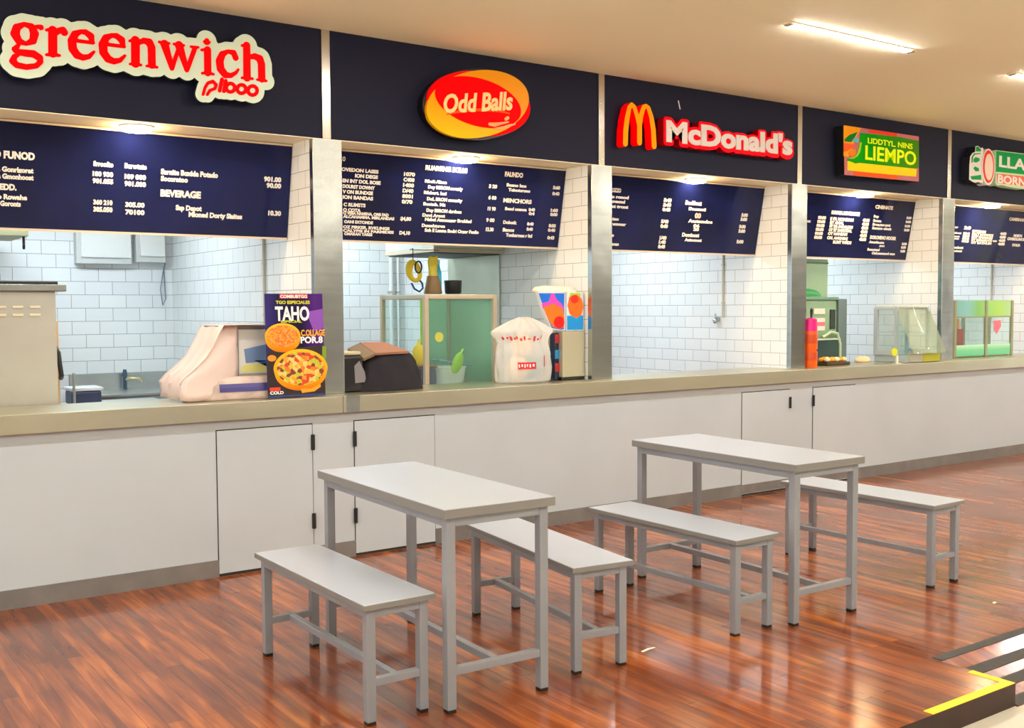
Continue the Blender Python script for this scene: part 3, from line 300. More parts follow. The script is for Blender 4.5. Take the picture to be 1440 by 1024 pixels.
# ================================================================== the setting
PC = [.4435+2.097*i for i in range(-1, 6)]      # pillar centres along the counter
HC, ZS, ZC = .958, 2.458, 3.09                  # counter, soffit and ceiling heights
M_wood = wood_mat()
M_riser = mat('riser_wood', (44, 22, 16), .4, spec=.25, vary=.25, vscale=9)
M_white = mat('white_laminate', (176, 184, 196), .32, vary=.02, vscale=2.2)
M_whitepanel = mat('white_counter_panel', (183, 191, 198), .42, vary=.03, vscale=1.7)
M_grey_skirt = mat('grey_skirting', (116, 112, 110), .45, vary=.12, vscale=6)
M_navy = mat('navy_panel', (15, 17, 40), .65, spec=.22)
M_ceil = mat('cream_ceiling_paint', (255, 246, 212), .8, vary=.02, vscale=.8)
M_soffit = mat('cream_soffit_paint', (255, 244, 212), .6)
M_alu = mat('aluminium_strip', (196, 190, 178), .2, 1.0)
M_steel = steel_mat('brushed_steel', (178, 182, 182), .24, .5, 9, .08)
M_steel_h = steel_mat('brushed_steel_nosing', (200, 198, 180), .36, .25, 1.2, .1)
M_steel_b = mat('cabinet_steel', (180, 180, 172), .38, .35, vary=.05, vscale=3)
M_steel_c = mat('cool_steel', (190, 196, 194), .3, .8, vary=.08, vscale=4)
M_dark = mat('black_plastic', (20, 20, 22), .4)
M_groove = mat('dark_gap', (46, 40, 34), .7)
M_grout_dark = mat('grey_anti_slip', (60, 58, 56), .8, vary=.12, vscale=40)
M_yellow = mat('yellow_tape', (250, 212, 0), .4)
M_lamp = mat('tube_glow', (255, 255, 255), emit=(255, 250, 244), es=TUBE_POWER*8)
M_fill = mat('fill_tube_glow', (255, 255, 255), emit=(255, 247, 232), es=FILL_POWER*8)
M_down = mat('downlight_glow', (255, 255, 255), emit=(255, 216, 164), es=DOWN_POWER*1.2)
M_stall = mat('stall_lamp_glow', (255, 255, 255), emit=(228, 243, 255), es=STALL_POWER*1.6)
M_print_white = mat('white_print', (240, 232, 222), .5)

X0, X1 = -7.0, 12.6
bm = NB(); 
P = [(X0, -3.44), (1.622, -3.44), (1.622, -3.123), (X1, -3.123), (X1, 2.86), (X0, 2.86)]
T = [bm.verts.new((x, y, 0)) for x, y in P]; B = [bm.verts.new((x, y, -.09)) for x, y in P]
bm.faces.new(T); bm.faces.new(B[::-1]).material_index = 1
for i in range(6): bm.faces.new((T[i], B[i], B[(i+1) % 6], T[(i+1) % 6])).material_index = 1
struct('floor', bm, [M_wood, M_riser])
bm = NB()
pr = [(-3.123, -.0005), (-3.45, -.0895), (-3.45, -.1), (-3.123, -.1)]
A = [bm.verts.new((1.623, y, z)) for y, z in pr]; B = [bm.verts.new((X1, y, z)) for y, z in pr]
bm.faces.new(A); bm.faces.new(B[::-1])
for i in range(4): bm.faces.new((A[i], B[i], B[(i+1) % 4], A[(i+1) % 4]))
struct('floor_ramp', bm, M_wood)
def floor_tile_mat():
    m = bpy.data.materials.new('pale_floor_tile'); m.use_nodes = True; nt = m.node_tree; b = nt.nodes['Principled BSDF']
    tc = nt.nodes.new('ShaderNodeTexCoord'); br = nt.nodes.new('ShaderNodeTexBrick'); nt.links.new(tc.outputs['Object'], br.inputs['Vector']); br.offset = 0
    for k, v in (('Scale', 1), ('Mortar Size', .004), ('Brick Width', .6), ('Row Height', .6)): br.inputs[k].default_value = v
    br.inputs['Color1'].default_value = (*lin((204, 198, 184)), 1); br.inputs['Color2'].default_value = (*lin((198, 192, 178)), 1); br.inputs['Mortar'].default_value = (*lin((150, 140, 124)), 1)
    nt.links.new(br.outputs['Color'], b.inputs['Base Color']); b.inputs['Roughness'].default_value = .25; return m
bm = NB(); box(bm, X0, 30, -13, -3.2, -.13, -.0905); struct('floor_tiled', bm, floor_tile_mat())
for k, y in enumerate((-3.072, -3.197, -3.300, -3.400)):
    bm = NB(); h = lambda yy: 0.0 if yy > -3.123 else (yy+3.123)*.2722
    a, b = y, y-.05
    q = [bm.verts.new(v) for v in ((1.628 if k else 1.632, a, h(a)), (X1, a, h(a)), (X1, b, h(b)), (1.628 if k else 1.632, b, h(b)))]
    q2 = [bm.verts.new(v.co+Vector((0, 0, .0022))) for v in q]
    bm.faces.new(q[::-1]); bm.faces.new(q2)
    for i in range(4): bm.faces.new((q[i], q[(i+1) % 4], q2[(i+1) % 4], q2[i]))
    tag(link('anti_slip_strip', bm, M_grout_dark), ['dark grey anti-slip strip at the top edge of the ramp, farthest from the yellow tape', 'dark grey anti-slip strip second from the top of the ramp',
        'dark grey anti-slip strip meeting the ramp side of the yellow tape corner', 'dark grey anti-slip strip at the foot of the ramp by the pale tiles'][k], 'anti-slip strip', 'anti-slip strips across the ramp')
bm = NB(); box(bm, 1.08, 1.621, -3.439, -3.400, .0002, .002); box(bm, 1.584, 1.621, -3.400, -3.262, .0002, .002)
tag(link('warning_tape', bm, M_yellow), 'yellow L-shaped warning tape on the corner of the wooden platform', 'warning tape')

bm = NB(); box(bm, X0, 30, -13, .30, ZC, ZC+.06); struct('ceiling', bm, M_ceil)
bm = NB(); box(bm, X0, 30, -13.2, -13, -.13, ZC); struct('wall_opposite', bm, mat('dim_shop_wall', (100, 97, 100), .7, vary=.3, vscale=.5))
bm = NB(); box(bm, X0, X1, .172, 2.86, ZS, ZS+.05); struct('ceiling_soffit', bm, M_soffit)
bm = NB(); box(bm, X0, X1, 2.78, 2.86, 0, ZS); struct('wall_back', bm, tile_mat('white_wall_tile', 0, .1+8))
M_tile_side = tile_mat('white_side_tile', 1, -.05+8)
for c in PC:
    bm = NB(); box(bm, c-.087, c+.087, .176, 2.78, 0, ZS); struct('wall_partition', bm, M_tile_side)
# fascia panels, the strips between them, pillar cladding
edges = [X0]+[c for c in PC]+[X1]
for a, b in zip(edges, edges[1:]):
    bm = NB(); box(bm, a+.03, b-.03, .137, .172, ZS, ZC, .002); struct('wall_fascia', bm, M_navy)
for i, c in enumerate(PC):
    bm = NB(); box(bm, c-.027, c+.027, .132, .172, ZS, ZC, .002); struct('trim_%d' % (i+1), bm, M_alu)
    bm = NB(); box(bm, c-.093, c+.093, .13, .176, HC, ZS, .003); struct('pillar', bm, M_steel)
bm = NB(); box(bm, X0, X1, .128, .172, ZS-.004, ZS+.0, .001); struct('trim_8', bm, M_soffit)
# counter front, doors and skirting
bm = NB(); box(bm, X0, X1, 0, .05, 0, .86); struct('wall_counter', bm, M_whitepanel)
DOORS = [(-.300, .259, 1), (.530, 1.076, -1), (3.828, 4.374, 1), (4.662, 5.205, -1)]
sk = [(X0, -.302), (.261, .528), (1.078, 3.826), (4.376, 4.66), (5.207, X1)]
for i, (a, b) in enumerate(sk):
    bm = NB(); box(bm, a, b, -.007, 0, 0, .096, .001); o = struct('baseboard_%d' % (i+1), bm, M_grey_skirt)
for i, (a, b, s) in enumerate(DOORS):
    bm = NB(); box(bm, a-.005, b+.005, -.001, 0, .001, .809); struct('trim_%d' % (9+i), bm, M_groove)
    bm = NB(); box(bm, a, b, -.006, -.001, .018, .803, .001)
    d = struct('door_%d' % (i+1), bm, M_whitepanel)
    hx = b+.002 if s > 0 else a-.002
    for z in (.70, .245):
        hb = NB(); box(hb, hx-.012, hx+.012, -.016, -.0055, z-.045, z+.045, .004); cyl(hb, (hx, -.016, z-.045), (hx, -.016, z+.045), .006, n=10); link('hinge', hb, M_dark, d)
    lb = NB(); lx = (a+.30, b-.12) if s > 0 else (a+.25, b-.16)
    box(lb, lx[0], lx[1]-.04 if s < 0 else lx[0]+.14, -.004, -.0012, .8035, .809); link('latch', lb, M_dark, d)
    if i > 1:
        kb = NB(); box(kb, a+.001, b-.001, -.009, -.006, .024, .092); link('kick_plate', kb, M_grey_skirt, d)
# the steel worktop
bm = NB()
box(bm, X0, X1, -.04, .46, .93, HC, .003); box(bm, X0, X1, -.04, .0, .8595, .935, .003)
top = tag(link('service_counter', bm, M_steel_h), 'long brushed steel counter top with deep front edge running below all the stalls', 'counter')
bm = NB(); box(bm, .437, .445, -.0415, -.039, .862, .957); link('joint_strip', bm, M_alu, top)
bm = NB(); box(bm, .46, .548, -.041, -.0395, .862, .957); link('patch_plate', bm, M_steel, top)

# ================================================================== lamps of the place, plus added fill tubes out of view
def tube_lamp(x, y, label=None, glow=None):
    t = thing('tube_light', label, 'ceiling light', (x, y, ZC), 0, 'tube lights on the cream ceiling')
    bm = NB(); box(bm, -.60, .60, -.034, .034, -.008, 0, .002); link('housing', bm, M_ceil, t)
    bm = NB(); box(bm, -.555, .555, -.026, .026, -.014, -.0085, .001); link('tube', bm, glow or M_lamp, t)
    for s in (-1, 1):
        bm = NB(); box(bm, s*.577-.019, s*.577+.019, -.022, .022, -.016, -.0085, .002); link('end_cap', bm, M_alu, t)
    return t
for x in (-3.95, -1.55, .80, 3.155, 5.51, 7.87, 10.2):
    tube_lamp(x, -1.49, {3.155: 'white tube light on the cream ceiling, wholly in view near the top right', 5.51: 'white tube light cut off by the right edge of the picture'}.get(x, 'white tube light on the ceiling beyond the picture, over the tables'))
for x in (-2.7, .8, 4.3, 7.8, 11.3):
    for y in (-5.4, -8.6): tube_lamp(x, y, 'added white fill tube on the ceiling behind the viewer, out of view', M_fill)  # unseen tube rows added to brighten the scene and the ceiling
DN = ['leftmost downlight, in the soffit under the red-lettered sign', 'downlight in the soffit under the oval red and yellow sign', 'downlight in the soffit under the sign of golden arches',
      'downlight in the soffit under the green and yellow sign board', 'rightmost downlight, in the soffit under the green and red emblem']
for (x, y), lb in zip(((-.603, .29), (1.539, .33), (3.67, .34), (5.70, .29), (7.645, .25), (9.85, .3)), DN+['downlight in the soffit beyond the right edge of the picture']):
    t = thing('downlight', 'round bright '+lb, 'ceiling light', (x, y, ZS), 0, 'downlights in the soffit')
    bm = NB(); lathe(bm, [(.088, 0), (.088, -.008), (.078, -.012), (.078, -.003)], n=32); link('bezel', bm, mat('white_bezel', (240, 236, 228), .4), t, True)
    bm = NB(); lathe(bm, [(.077, -.004), (.077, -.017), (.069, -.029), (.03, -.034)], n=32); link('lens', bm, M_down, t, True)
for i, c in enumerate(PC[:-1]):
    t = thing('stall_light', 'cool white ceiling panel light inside a stall behind the menu board', 'ceiling light', (c+.85 if i != 1 else c+.73, 1.75 if i != 1 else 2.2, ZS), 0, 'panel lights inside the stalls')
    bm = NB(); box(bm, -.64, .64, -.19, .19, -.03, 0, .004); link('housing', bm, mat('white_bezel', (240, 236, 228), .4), t)
    bm = NB(); box(bm, -.6, .6, -.15, .15, -.036, -.03, .001); link('diffuser', bm, M_stall, t)

# ================================================================== menu boards
M_board = mat('glossy_menu_board', (14, 21, 66), .09, spec=.24, coat=0, vary=.4, vscale=1.6)
M_frame = mat('cream_board_edge', (226, 204, 178), .4)
M_red_print = mat('pale_red_print', (238, 170, 160), .5)
P0 = Vector((0, .42, 2.443)); DNV = Vector((0, .1, -.543)).normalized(); NRM = Vector((0, -DNV.z, DNV.y)) * -1   # NRM points to the viewer
if NRM.y > 0: NRM = -NRM
def on_board(x, t, d=0.0): return Vector((x, 0, 0))+P0+DNV*t+NRM*d
BT = .552
BL = ['wide dark blue menu board under the red-lettered sign, with a BEVERAGE heading', 'dark blue menu board under the oval sign, most densely lettered in three columns',
      'dark blue menu board under the golden arches, with a small red mark amid the text', 'dark blue menu board under the green and yellow sign, with two tall blocks of figures', 'dark blue menu board at the right edge under the green and red emblem']
for i in range(5):
    a, b = PC[i]+.09, PC[i+1]-.092
    t = thing('menu_board', BL[i], 'menu board', (0, 0, 0), 0, 'menu boards over the counter')
    bm = NB()
    c = [(a, 0), (b, 0), (b, BT), (a, BT)]
    F = [bm.verts.new(on_board(x, q, 0)) for x, q in c]; K = [bm.verts.new(on_board(x, q, -.03)) for x, q in c]
    bm.faces.new(F); bm.faces.new(K[::-1])
    for k in range(4): bm.faces.new((F[k], K[k], K[(k+1) % 4], F[(k+1) % 4]))
    link('panel', bm, M_board, t)
    for q0, q1, n in ((BT-.001, BT+.011, 'bottom_edge'), (-.011, 0.0, 'top_edge')):
        bm = NB(); c = [(a, q0), (b, q0), (b, q1), (a, q1)]
        F = [bm.verts.new(on_board(x, q, .004)) for x, q in c]; K = [bm.verts.new(on_board(x, q, -.033)) for x, q in c]
        bm.faces.new(F); bm.faces.new(K[::-1])
        for k in range(4): bm.faces.new((F[k], K[k], K[(k+1) % 4], F[(k+1) % 4]))
        link(n, bm, M_frame, t)
    for it in D['b%d' % i]:
        s, x, tt, w, h = it[:5]; fl = it[5] if len(it) > 5 else ''
        if x < a+.004:      # the pillar hides the start of the line
            pass
        kind = 'heading_lettering' if fl == 'h' else 'red_lettering' if fl == 'r' else 'price_lettering' if sum(ch.isdigit() for ch in s)*2 >= len(s.replace(':', '').replace('.', '').replace(' ', '')) else 'item_lettering'
        lb = NB(); text(lb, s, w, h, lambda p, q, d: on_board(x+p, tt-q, .0015-d), .055, .0012); link(kind, lb, M_red_print if fl == 'r' else M_print_white, t)

# ================================================================== shop signs on the fascia
YF = .137
def flat(x0, z0, y, rot=0.0):
    c, s = math.cos(rot), math.sin(rot)
    return lambda p, q, d: Vector((x0+p*c-q*s, y+d, z0+p*s+q*c))
red = mat('sign_red', (226, 0, 4), .5, spec=.04, emit=(255, 0, 0), es=.45)
mint = mat('sign_mint', (196, 210, 184), .4, spec=.3, emit=(214, 226, 196), es=.1)
t = thing('shop_sign', 'shop sign of big red serif letters on a pale mint outline, leftmost on the fascia', 'sign', group='shop signs on the dark fascia')
bm = NB(); sdf_shape(bm, D['g_main'], .043, .062, .088, .007, 0, 1); sdf_shape(bm, D['g_small'], .034, .0625, .088, .007, 0, 1); link('backing', bm, [mint, mat('sign_edge_shade', (40, 44, 46), .5)], t)  # backing sides coloured dark to stand for the shadow below the letters
bm = NB(); sdf_shape(bm, D['g_main'], .001, .055, .0615, .0038); link('lettering', bm, red, t)
bm = NB(); sdf_shape(bm, D['g_small'], 0, .056, .062, .0038); link('small_lettering', bm, red, t)
for sx in (-.9, -.35, .05):
    bm = NB(); cyl(bm, (sx, .088, 2.80), (sx, YF, 2.80), .012, n=10); link('stand_off', bm, M_dark, t)

oy = mat('sign_yellow', (240, 176, 0), .5, spec=.06, emit=(250, 190, 0), es=.1)
og = fade_mat('sign_orange_yellow', [(0, (236, 186, 0)), (.5, (244, 150, 0)), (1, (232, 150, 0))], 'Z')
t = thing('shop_sign', 'oval red shop sign with yellow crescents and slanted cream lettering', 'sign', group='shop signs on the dark fascia')
bm = NB(); slab(bm, D['odd_k'], .07, YF); link('dark_rim', bm, mat('sign_black', (18, 14, 16), .4), t)
bm = NB(); slab(bm, D['odd_r'], .052, .075); link('red_oval', bm, red, t)
bm = NB(); slab(bm, D['odd_y'], .048, .075); link('yellow_crescent', bm, og, t)
bm = NB(); slab(bm, D['odd_i'], .045, .075); link('inner_oval', bm, red, t)
bm = NB(); sdf_shape(bm, D['odd_s'], 0, .043, .046, .004); link('swoosh', bm, mat('sign_orange', (255, 84, 10), .5, spec=.06, emit=(255, 84, 10), es=.2), t)
bm = NB(); sdf_shape(bm, D['odd_h'], 0, .0425, .0465, .004); link('highlight', bm, mat('sign_amber', (255, 140, 10), .3), t)
s, x, z, w, h, r = D['odd']; bm = NB(); text(bm, s, w, h*1.16, flat(x, z+.004, .040, r), .03, .006, shear=.3); link('lettering', bm, mat('sign_cream', (255, 206, 130), .4), t)

t = thing('shop_sign', 'golden arches sign with red sides, left of the white lettering on red', 'sign', group='shop signs on the dark fascia')
bm = NB(); sdf_shape(bm, D['arch'], 0, .055, YF-.012, .004, 0, 1); link('arches', bm, [mat('arch_gold', (250, 140, 0), .5, spec=.06, emit=(255, 150, 0), es=.2), red], t)
for sx in (2.83, 3.0):
    bm = NB(); cyl(bm, (sx, YF-.014, 2.68), (sx, YF, 2.68), .01, n=10); link('stand_off', bm, M_dark, t)
t = thing('shop_sign', 'shop sign of white letters in a bright red outline, right of the golden arches', 'sign', group='shop signs on the dark fascia')
s, x, z, w, h, r = D['mcd']; bm = NB(); E_ = text(bm, s, w, h*1.0, flat(x, z, .050, r), .045, .008)
link('lettering', bm, mat('sign_white', (216, 208, 200), .5, spec=.1), t)
bm = NB(); sdf_shape(bm, [[(x+a[0], z+a[1], .002), (x+b[0], z+b[1], .002)] for a, b in E_], .022, .056, .125, .005, 0, 1); link('outline', bm, [mat('sign_crimson', (212, 0, 20), .5, spec=.05, emit=(255, 0, 16), es=.35), mat('crimson_shade', (150, 0, 12), .5, spec=.1)], t)  # outline sides in a darker red, shadow put into the colour
tag(link('cable_stub', cyl(NB(), (3.277, .1345, 2.985), (3.297, .1345, 2.922), .004, n=8), M_print_white), 'short white cable stub on the fascia above the white lettering', 'cable')

t = thing('shop_sign', 'rectangular lit shop sign, green with yellow lettering and orange corner', 'sign', group='shop signs on the dark fascia')
L = D['lp']; sk_ = lambda n, c, e=.12: mat(n, tuple(int(v*.9) for v in c), .5, spec=.06, emit=c, es=e)
def layer(name, key, y, m):
    bm = NB(); slab(bm, L[key], y, y+.004); link(name, bm, m, t)
bm = NB(); slab(bm, L['panel'], .047, YF, 0, 1); link('box', bm, [sk_('sign_mauve', (196, 110, 112)), M_dark], t)
layer('orange_corner', 'orange', .0455, sk_('sign_orange2', (255, 160, 10))); layer('red_bar', 'red_top', .0455, sk_('sign_red2', (240, 60, 24))); layer('orange_bar', 'red_low', .0455, sk_('sign_orange3', (255, 86, 10)))
layer('green_field', 'green', .044, fade_mat('sign_green', [(0, (4, 158, 0)), (.35, (0, 140, 2)), (1, (70, 130, 8))], 'X', .8)); layer('yellow_band', 'yellow', .0435, sk_('sign_yellow2', (250, 214, 0)))
layer('leaf', 'leaf', .0425, sk_('sign_leaf', (8, 120, 40))); layer('teal_patch', 'teal', .0415, sk_('sign_teal', (96, 190, 196))); layer('red_fruit', 'red_blob', .0415, sk_('sign_red3', (246, 92, 40)))
layer('orange_fruit', 'orange_blob', .041, sk_('sign_orange4', (240, 130, 16))); layer('lime_curve', 'lime', .0412, sk_('sign_lime', (150, 206, 10)))
for k in ('lt1', 'lt2'):
    s, x, z, w, h, r = D[k]; bm = NB(); text(bm, s, w, h, flat(x, z, .0415, 0), .022, .002)
    link('lettering', bm, sk_('sign_lime_yellow', (222, 232, 0), .3), t)

t = thing('shop_sign', 'emblem of a green and white jar shape beside a red oval, at the right edge', 'sign', group='shop signs on the dark fascia')
L = D['lo']; gr = sk_('emblem_green', (12, 150, 70)); wh = sk_('emblem_white', (236, 226, 212)); rd = sk_('emblem_red', (236, 60, 44))
bm = NB(); slab(bm, L['bag'], .052, YF, 0, 1); link('jar_shape', bm, [wh, mat('sign_side', (16, 24, 34), .5)], t)
for n, k in (('stem', 'bag_top'), ('green_edge', 'bag_edge'), ('green_spot', 'eye_a'), ('green_spot', 'eye_b'), ('green_band', 'band')):
    bm = NB(); slab(bm, L[k], .0495, .0525); link(n, bm, gr, t)
for k, (n, m, y) in enumerate((('oval_rim', wh, .046), ('red_oval', rd, .0435), ('pale_oval', sk_('emblem_cream', (244, 214, 190)), .041))):
    bm = NB(); slab(bm, D['lo_ov'][k], y, YF if k == 0 else y+.004); link(n, bm, m, t)
t = thing('shop_sign', 'green sign panel with white letters over an orange band, cut by the right edge', 'sign', group='shop signs on the dark fascia')
bm = NB(); slab(bm, L['panel'], .052, YF); link('backing', bm, sk_('emblem_pale', (200, 220, 170)), t)
bm = NB(); slab(bm, L['green'], .049, .0525); link('green_panel', bm, gr, t)
bm = NB(); slab(bm, L['orange'], .049, .0525); link('orange_band', bm, sk_('emblem_orange', (240, 110, 80)), t)
for k in ('llt', 'lot'):
    s, x, z, w, h, r = D[k]; bm = NB(); text(bm, s, w, h, flat(x, z, .0465, -.01), .03, .002); link('lettering', bm, wh, t)

# ================================================================== tables and benches
M_leg = mat('grey_metal_paint', (138, 141, 149), .34, .1, vary=.05, vscale=5)
M_band = mat('grey_edge_band', (122, 120, 118), .4)
M_foot = mat('black_rubber', (16, 15, 15), .6)
def make_table(name, label, cat, w, l, H, th, ap, s, inset, zs, loc, rz, group):
    t = thing(name, label, cat, loc, rz, group)
    bm = NB(); box(bm, -w/2+.002, w/2-.002, -l/2+.002, l/2-.002, H-th, H, .0015)
    top = link('tabletop' if cat == 'table' else 'seat', bm, M_white, t)
    bm = NB(); e = .0025
    for a in ((-w/2, -w/2+.003, -l/2, l/2), (w/2-.003, w/2, -l/2, l/2), (-w/2+.003, w/2-.003, -l/2, -l/2+.003), (-w/2+.003, w/2-.003, l/2-.003, l/2)): box(bm, *a, H-th-.0005, H-e)
    link('edge_band', bm, M_band, top)
    a, b = w/2-inset, l/2-inset
    for sx in (-1, 1):
        for sy in (-1, 1):
            x0, x1 = sorted((sx*a, sx*(a-s))); y0, y1 = sorted((sy*b, sy*(b-s)))
            bm = NB(); box(bm, x0, x1, y0, y1, .012, H-th-.001, .0025); lg = link('leg', bm, M_leg, t)
            bm = NB(); box(bm, x0+.001, x1-.001, y0+.001, y1-.001, .0005, .012, .002); link('rubber_foot', bm, M_foot, lg)
    z1 = H-th-.001; z0 = z1-ap; q = s*.8
    bm = NB()
    for sy in (-1, 1): y0, y1 = sorted((sy*b, sy*(b-q))); box(bm, -a+s, a-s, y0+.002*(sy < 0), y1-.002*(sy > 0), z0, z1, .002)
    for sx in (-1, 1): x0, x1 = sorted((sx*a, sx*(a-q))); box(bm, x0, x1, -b+s, b-s, z0, z1, .002)
    link('apron', bm, M_leg, t)
    for sy in (-1, 1):
        yc = sy*(b-s/2); bm = NB(); box(bm, -a+s, a-s, yc-q/2, yc+q/2, zs-q/2, zs+q/2, .002); link('cross_bar', bm, M_leg, t)
    bm = NB(); box(bm, -q/2, q/2, -b+s/2+q/2, b-s/2-q/2, zs-q/2+.001, zs+q/2-.001, .002); link('stretcher', bm, M_leg, t)
    return t
TB = dict(w=.483, l=1.136, H=.75, th=.034, ap=.034, s=.037, inset=.02, zs=.150)
BN = dict(w=.288, l=.998, H=.438, th=.021, ap=.032, s=.035, inset=.02, zs=.150)
make_table('dining_table', 'tall white-topped table with grey square legs nearest the viewer, left of centre', 'table', loc=(-.0875, -1.8782, 0), rz=-.0355, group='food court tables', **TB)
make_table('dining_table', 'tall white-topped table with grey square legs farther right, nearer the ramp', 'table', loc=(1.7425, -1.91, 0), rz=-.025, group='food court tables', **TB)
for lb, x, y, r in (('low white bench left of the nearer table, leftmost of the four benches', -.4909, -1.8697, 0), ('low white bench right of the nearer table, set slightly askew', .4862, -1.904, -.1335),
                    ('low white bench left of the farther table, partly in front of its legs', 1.2932, -1.9203, .0171), ('low white bench beyond the farther table, rightmost of the four benches', 2.722, -1.9548, .0098)):
    make_table('bench', lb, 'bench', loc=(x, y, 0), rz=r, group='food court benches', **BN)

# ================================================================== soft shapes
def sack_fn(c, prof, p=2.6, wr=.03, seed=1, folds=(5, 9, 14)):
    rnd = random.Random(seed); ph = [(k, rnd.uniform(0, 6.3), rnd.uniform(-3, 3), rnd.uniform(.5, 1)) for k in folds]
    def fn(th, z):
        for (za, ra, sa), (zb, rb, sb) in zip(prof, prof[1:]):
            if za <= z <= zb or zb == prof[-1][0]:
                if z <= zb or zb == prof[-1][0]:
                    t = min(max((z-za)/(zb-za+1e-9), 0), 1); rx, ry = ra+(rb-ra)*t, sa+(sb-sa)*t
                    break
        u = (z-prof[0][0])/(prof[-1][0]-prof[0][0])
        w = 1+wr*(.25+.75*u)*sum(a*math.sin(k*th+q+s*u*3) for k, q, s, a in ph)
        cx, sy = math.cos(th), math.sin(th)
        return Vector((c[0]+w*rx*math.copysign(abs(cx)**(2/p), cx), c[1]+w*ry*math.copysign(abs(sy)**(2/p), sy), z+wr*.06*math.sin(3*th+ph[0][1])*u))
    return fn
def sack(bm, fn, z0, z1, nz=26, n=72, cap=True):
    R = [[bm.verts.new(fn(k*2*PI/n, z0+(z1-z0)*j/nz)) for k in range(n)] for j in range(nz+1)]
    for A, B in zip(R, R[1:]):
        for k in range(n): bm.faces.new((A[k], A[(k+1) % n], B[(k+1) % n], B[k]))
    bm.faces.new(R[0][::-1])
    if cap: bm.faces.new(R[-1])
    return bm
def patch(bm, fn, t0, t1, z0, z1, d=.003, nt=8, nz=3):
    """a print lying on a soft surface"""
    G = []
    for j in range(nz+1):
        row = []
        for k in range(nt+1):
            th, z = t0+(t1-t0)*k/nt, z0+(z1-z0)*j/nz; p = fn(th, z); q = fn(th+.01, z)-p; n = Vector((q.y, -q.x, 0)).normalized(); row.append(bm.verts.new(p+n*d))
        G.append(row)
    for j in range(nz):
        for k in range(nt): bm.faces.new((G[j][k], G[j][k+1], G[j+1][k+1], G[j+1][k]))
    return bm

# ================================================================== first stall (red-lettered sign)
t = thing('steel_cabinet', 'tall beige steel cabinet with louvred front and dark tray on top, at the left edge', 'cabinet', (-1.28, .80, 0))
bm = NB(); box(bm, -.27, .285, -.30, .33, .1, 1.565, .004); link('body', bm, M_steel_b, t)
bm = NB(); box(bm, -.27, .335, -.33, .35, 1.5655, 1.603, .005); link('top_slab', bm, M_steel, t)
bm = NB(); box(bm, -.26, .31, -.25, .30, 1.6035, 1.622, .006); link('tray', bm, M_dark, t)
bm = NB(); box(bm, -.02, .035, -.18, -.06, 1.6225, 1.668, .006); link('switch_box', bm, M_dark, t)
for z in (1.440, 1.482):
    for x in (-.155, -.075, .010, .093, .178):
        bm = NB(); box(bm, x-.027, x+.027, -.308, -.2995, z-.007, z+.007, .003); link('louvre', bm, mat('louvre', (226, 216, 192), .35, .4), t)
for x in (-.2, .22):
    for y in (-.25, .27): bm = NB(); cyl(bm, (x, y, 0), (x, y, .1), .022, n=12); link('leg', bm, M_dark, t)
bm = NB(); box(bm, .29, .338, -.10, -.06, .60, 1.40, .004); dr = link('side_door', bm, mat('tan_door', (208, 178, 140), .45), t)
bm = NB(); tube(bm, [(.315, -.115, 1.255), (.322, -.15, 1.23), (.328, -.155, 1.16), (.336, -.15, 1.10), (.34, -.115, 1.085)], .013); link('handle', bm, M_dark, dr, True)
t = thing('canopy_hood', 'olive grey metal canopy with a hook under its edge, behind the leftmost menu board', 'hood', (-1.2, 2.3, 1.955))
bm = NB(); box(bm, -.35, .366, -.30, .3, 0, .04, .004); link('canopy', bm, mat('olive_steel', (150, 146, 112), .4, .4), t)
for x in (-.28, .3):
    bm = NB(); cyl(bm, (x, .1, .04), (x, .1, ZS-1.955), .01, n=10); link('hanger_rod', bm, M_steel_c, t)
for x in (.0, .345):
    bm = NB(); tube(bm, [(x, -.25, 0), (x, -.25, -.04), (x-.004, -.27, -.075), (x-.01, -.30, -.08), (x-.012, -.315, -.055)], .009); link('hook', bm, M_dark, t, True)
M_box = mat('white_enamel', (236, 238, 234), .35)
def ebox(lb, x0, x1, z0, z1):
    t = thing('electrical_box', lb, 'electrical box', ((x0+x1)/2, 2.78, z0), 0, 'electrical boxes on the tiled back wall'); w = (x1-x0)/2
    bm = NB(); box(bm, -w, w, -.075, 0, 0, z1-z0, .004); link('case', bm, mat('grey_enamel', (206, 210, 206), .4), t)
    bm = NB(); box(bm, -w+.03, w-.006, -.09, -.0755, .045, z1-z0-.03, .005); link('lid', bm, M_box, t)
ebox('large white electrical box on the tiled back wall, left of a smaller one', -.372, .03, 1.812, 2.25)
ebox('small white electrical box on the tiled back wall, near the corner', .062, .287, 1.83, 2.25)
bm = NB(); tube(bm, [(.30, 2.775, 2.25), (.30, 2.765, 1.82), (.285, 2.76, 1.78), (.26, 2.768, 1.62), (.275, 2.765, 1.5), (.30, 2.77, 1.55), (.29, 2.77, 1.8)], .004, 6)
tag(link('hanging_wire', bm, mat('grey_wire', (120, 134, 146), .5), None, True), 'thin loose wire hanging under the smaller electrical box', 'wire')
t = thing('steel_sink', 'steel sink with low backsplash against the tiled back wall', 'sink', (-.07, 2.78, 0))
bm = NB(); box(bm, -.365, .365, -.026, -.001, .80, .985, .003); link('backsplash', bm, M_steel_c, t)
bm = NB(); box(bm, -.365, .365, -.56, -.027, .84, .86, .003); box(bm, -.28, .28, -.5, -.09, .60, .8395, .01); link('basin', bm, M_steel_c, t)
for x in (-.33, .33):
    for y in (-.52, -.07): bm = NB(); cyl(bm, (x, y, 0), (x, y, .839), .018, n=10); link('leg', bm, M_steel_c, t)
t2 = thing('faucet', 'steel faucet with a pale spout standing in front of the sink backsplash', 'faucet', (-.045, 2.70, .861))
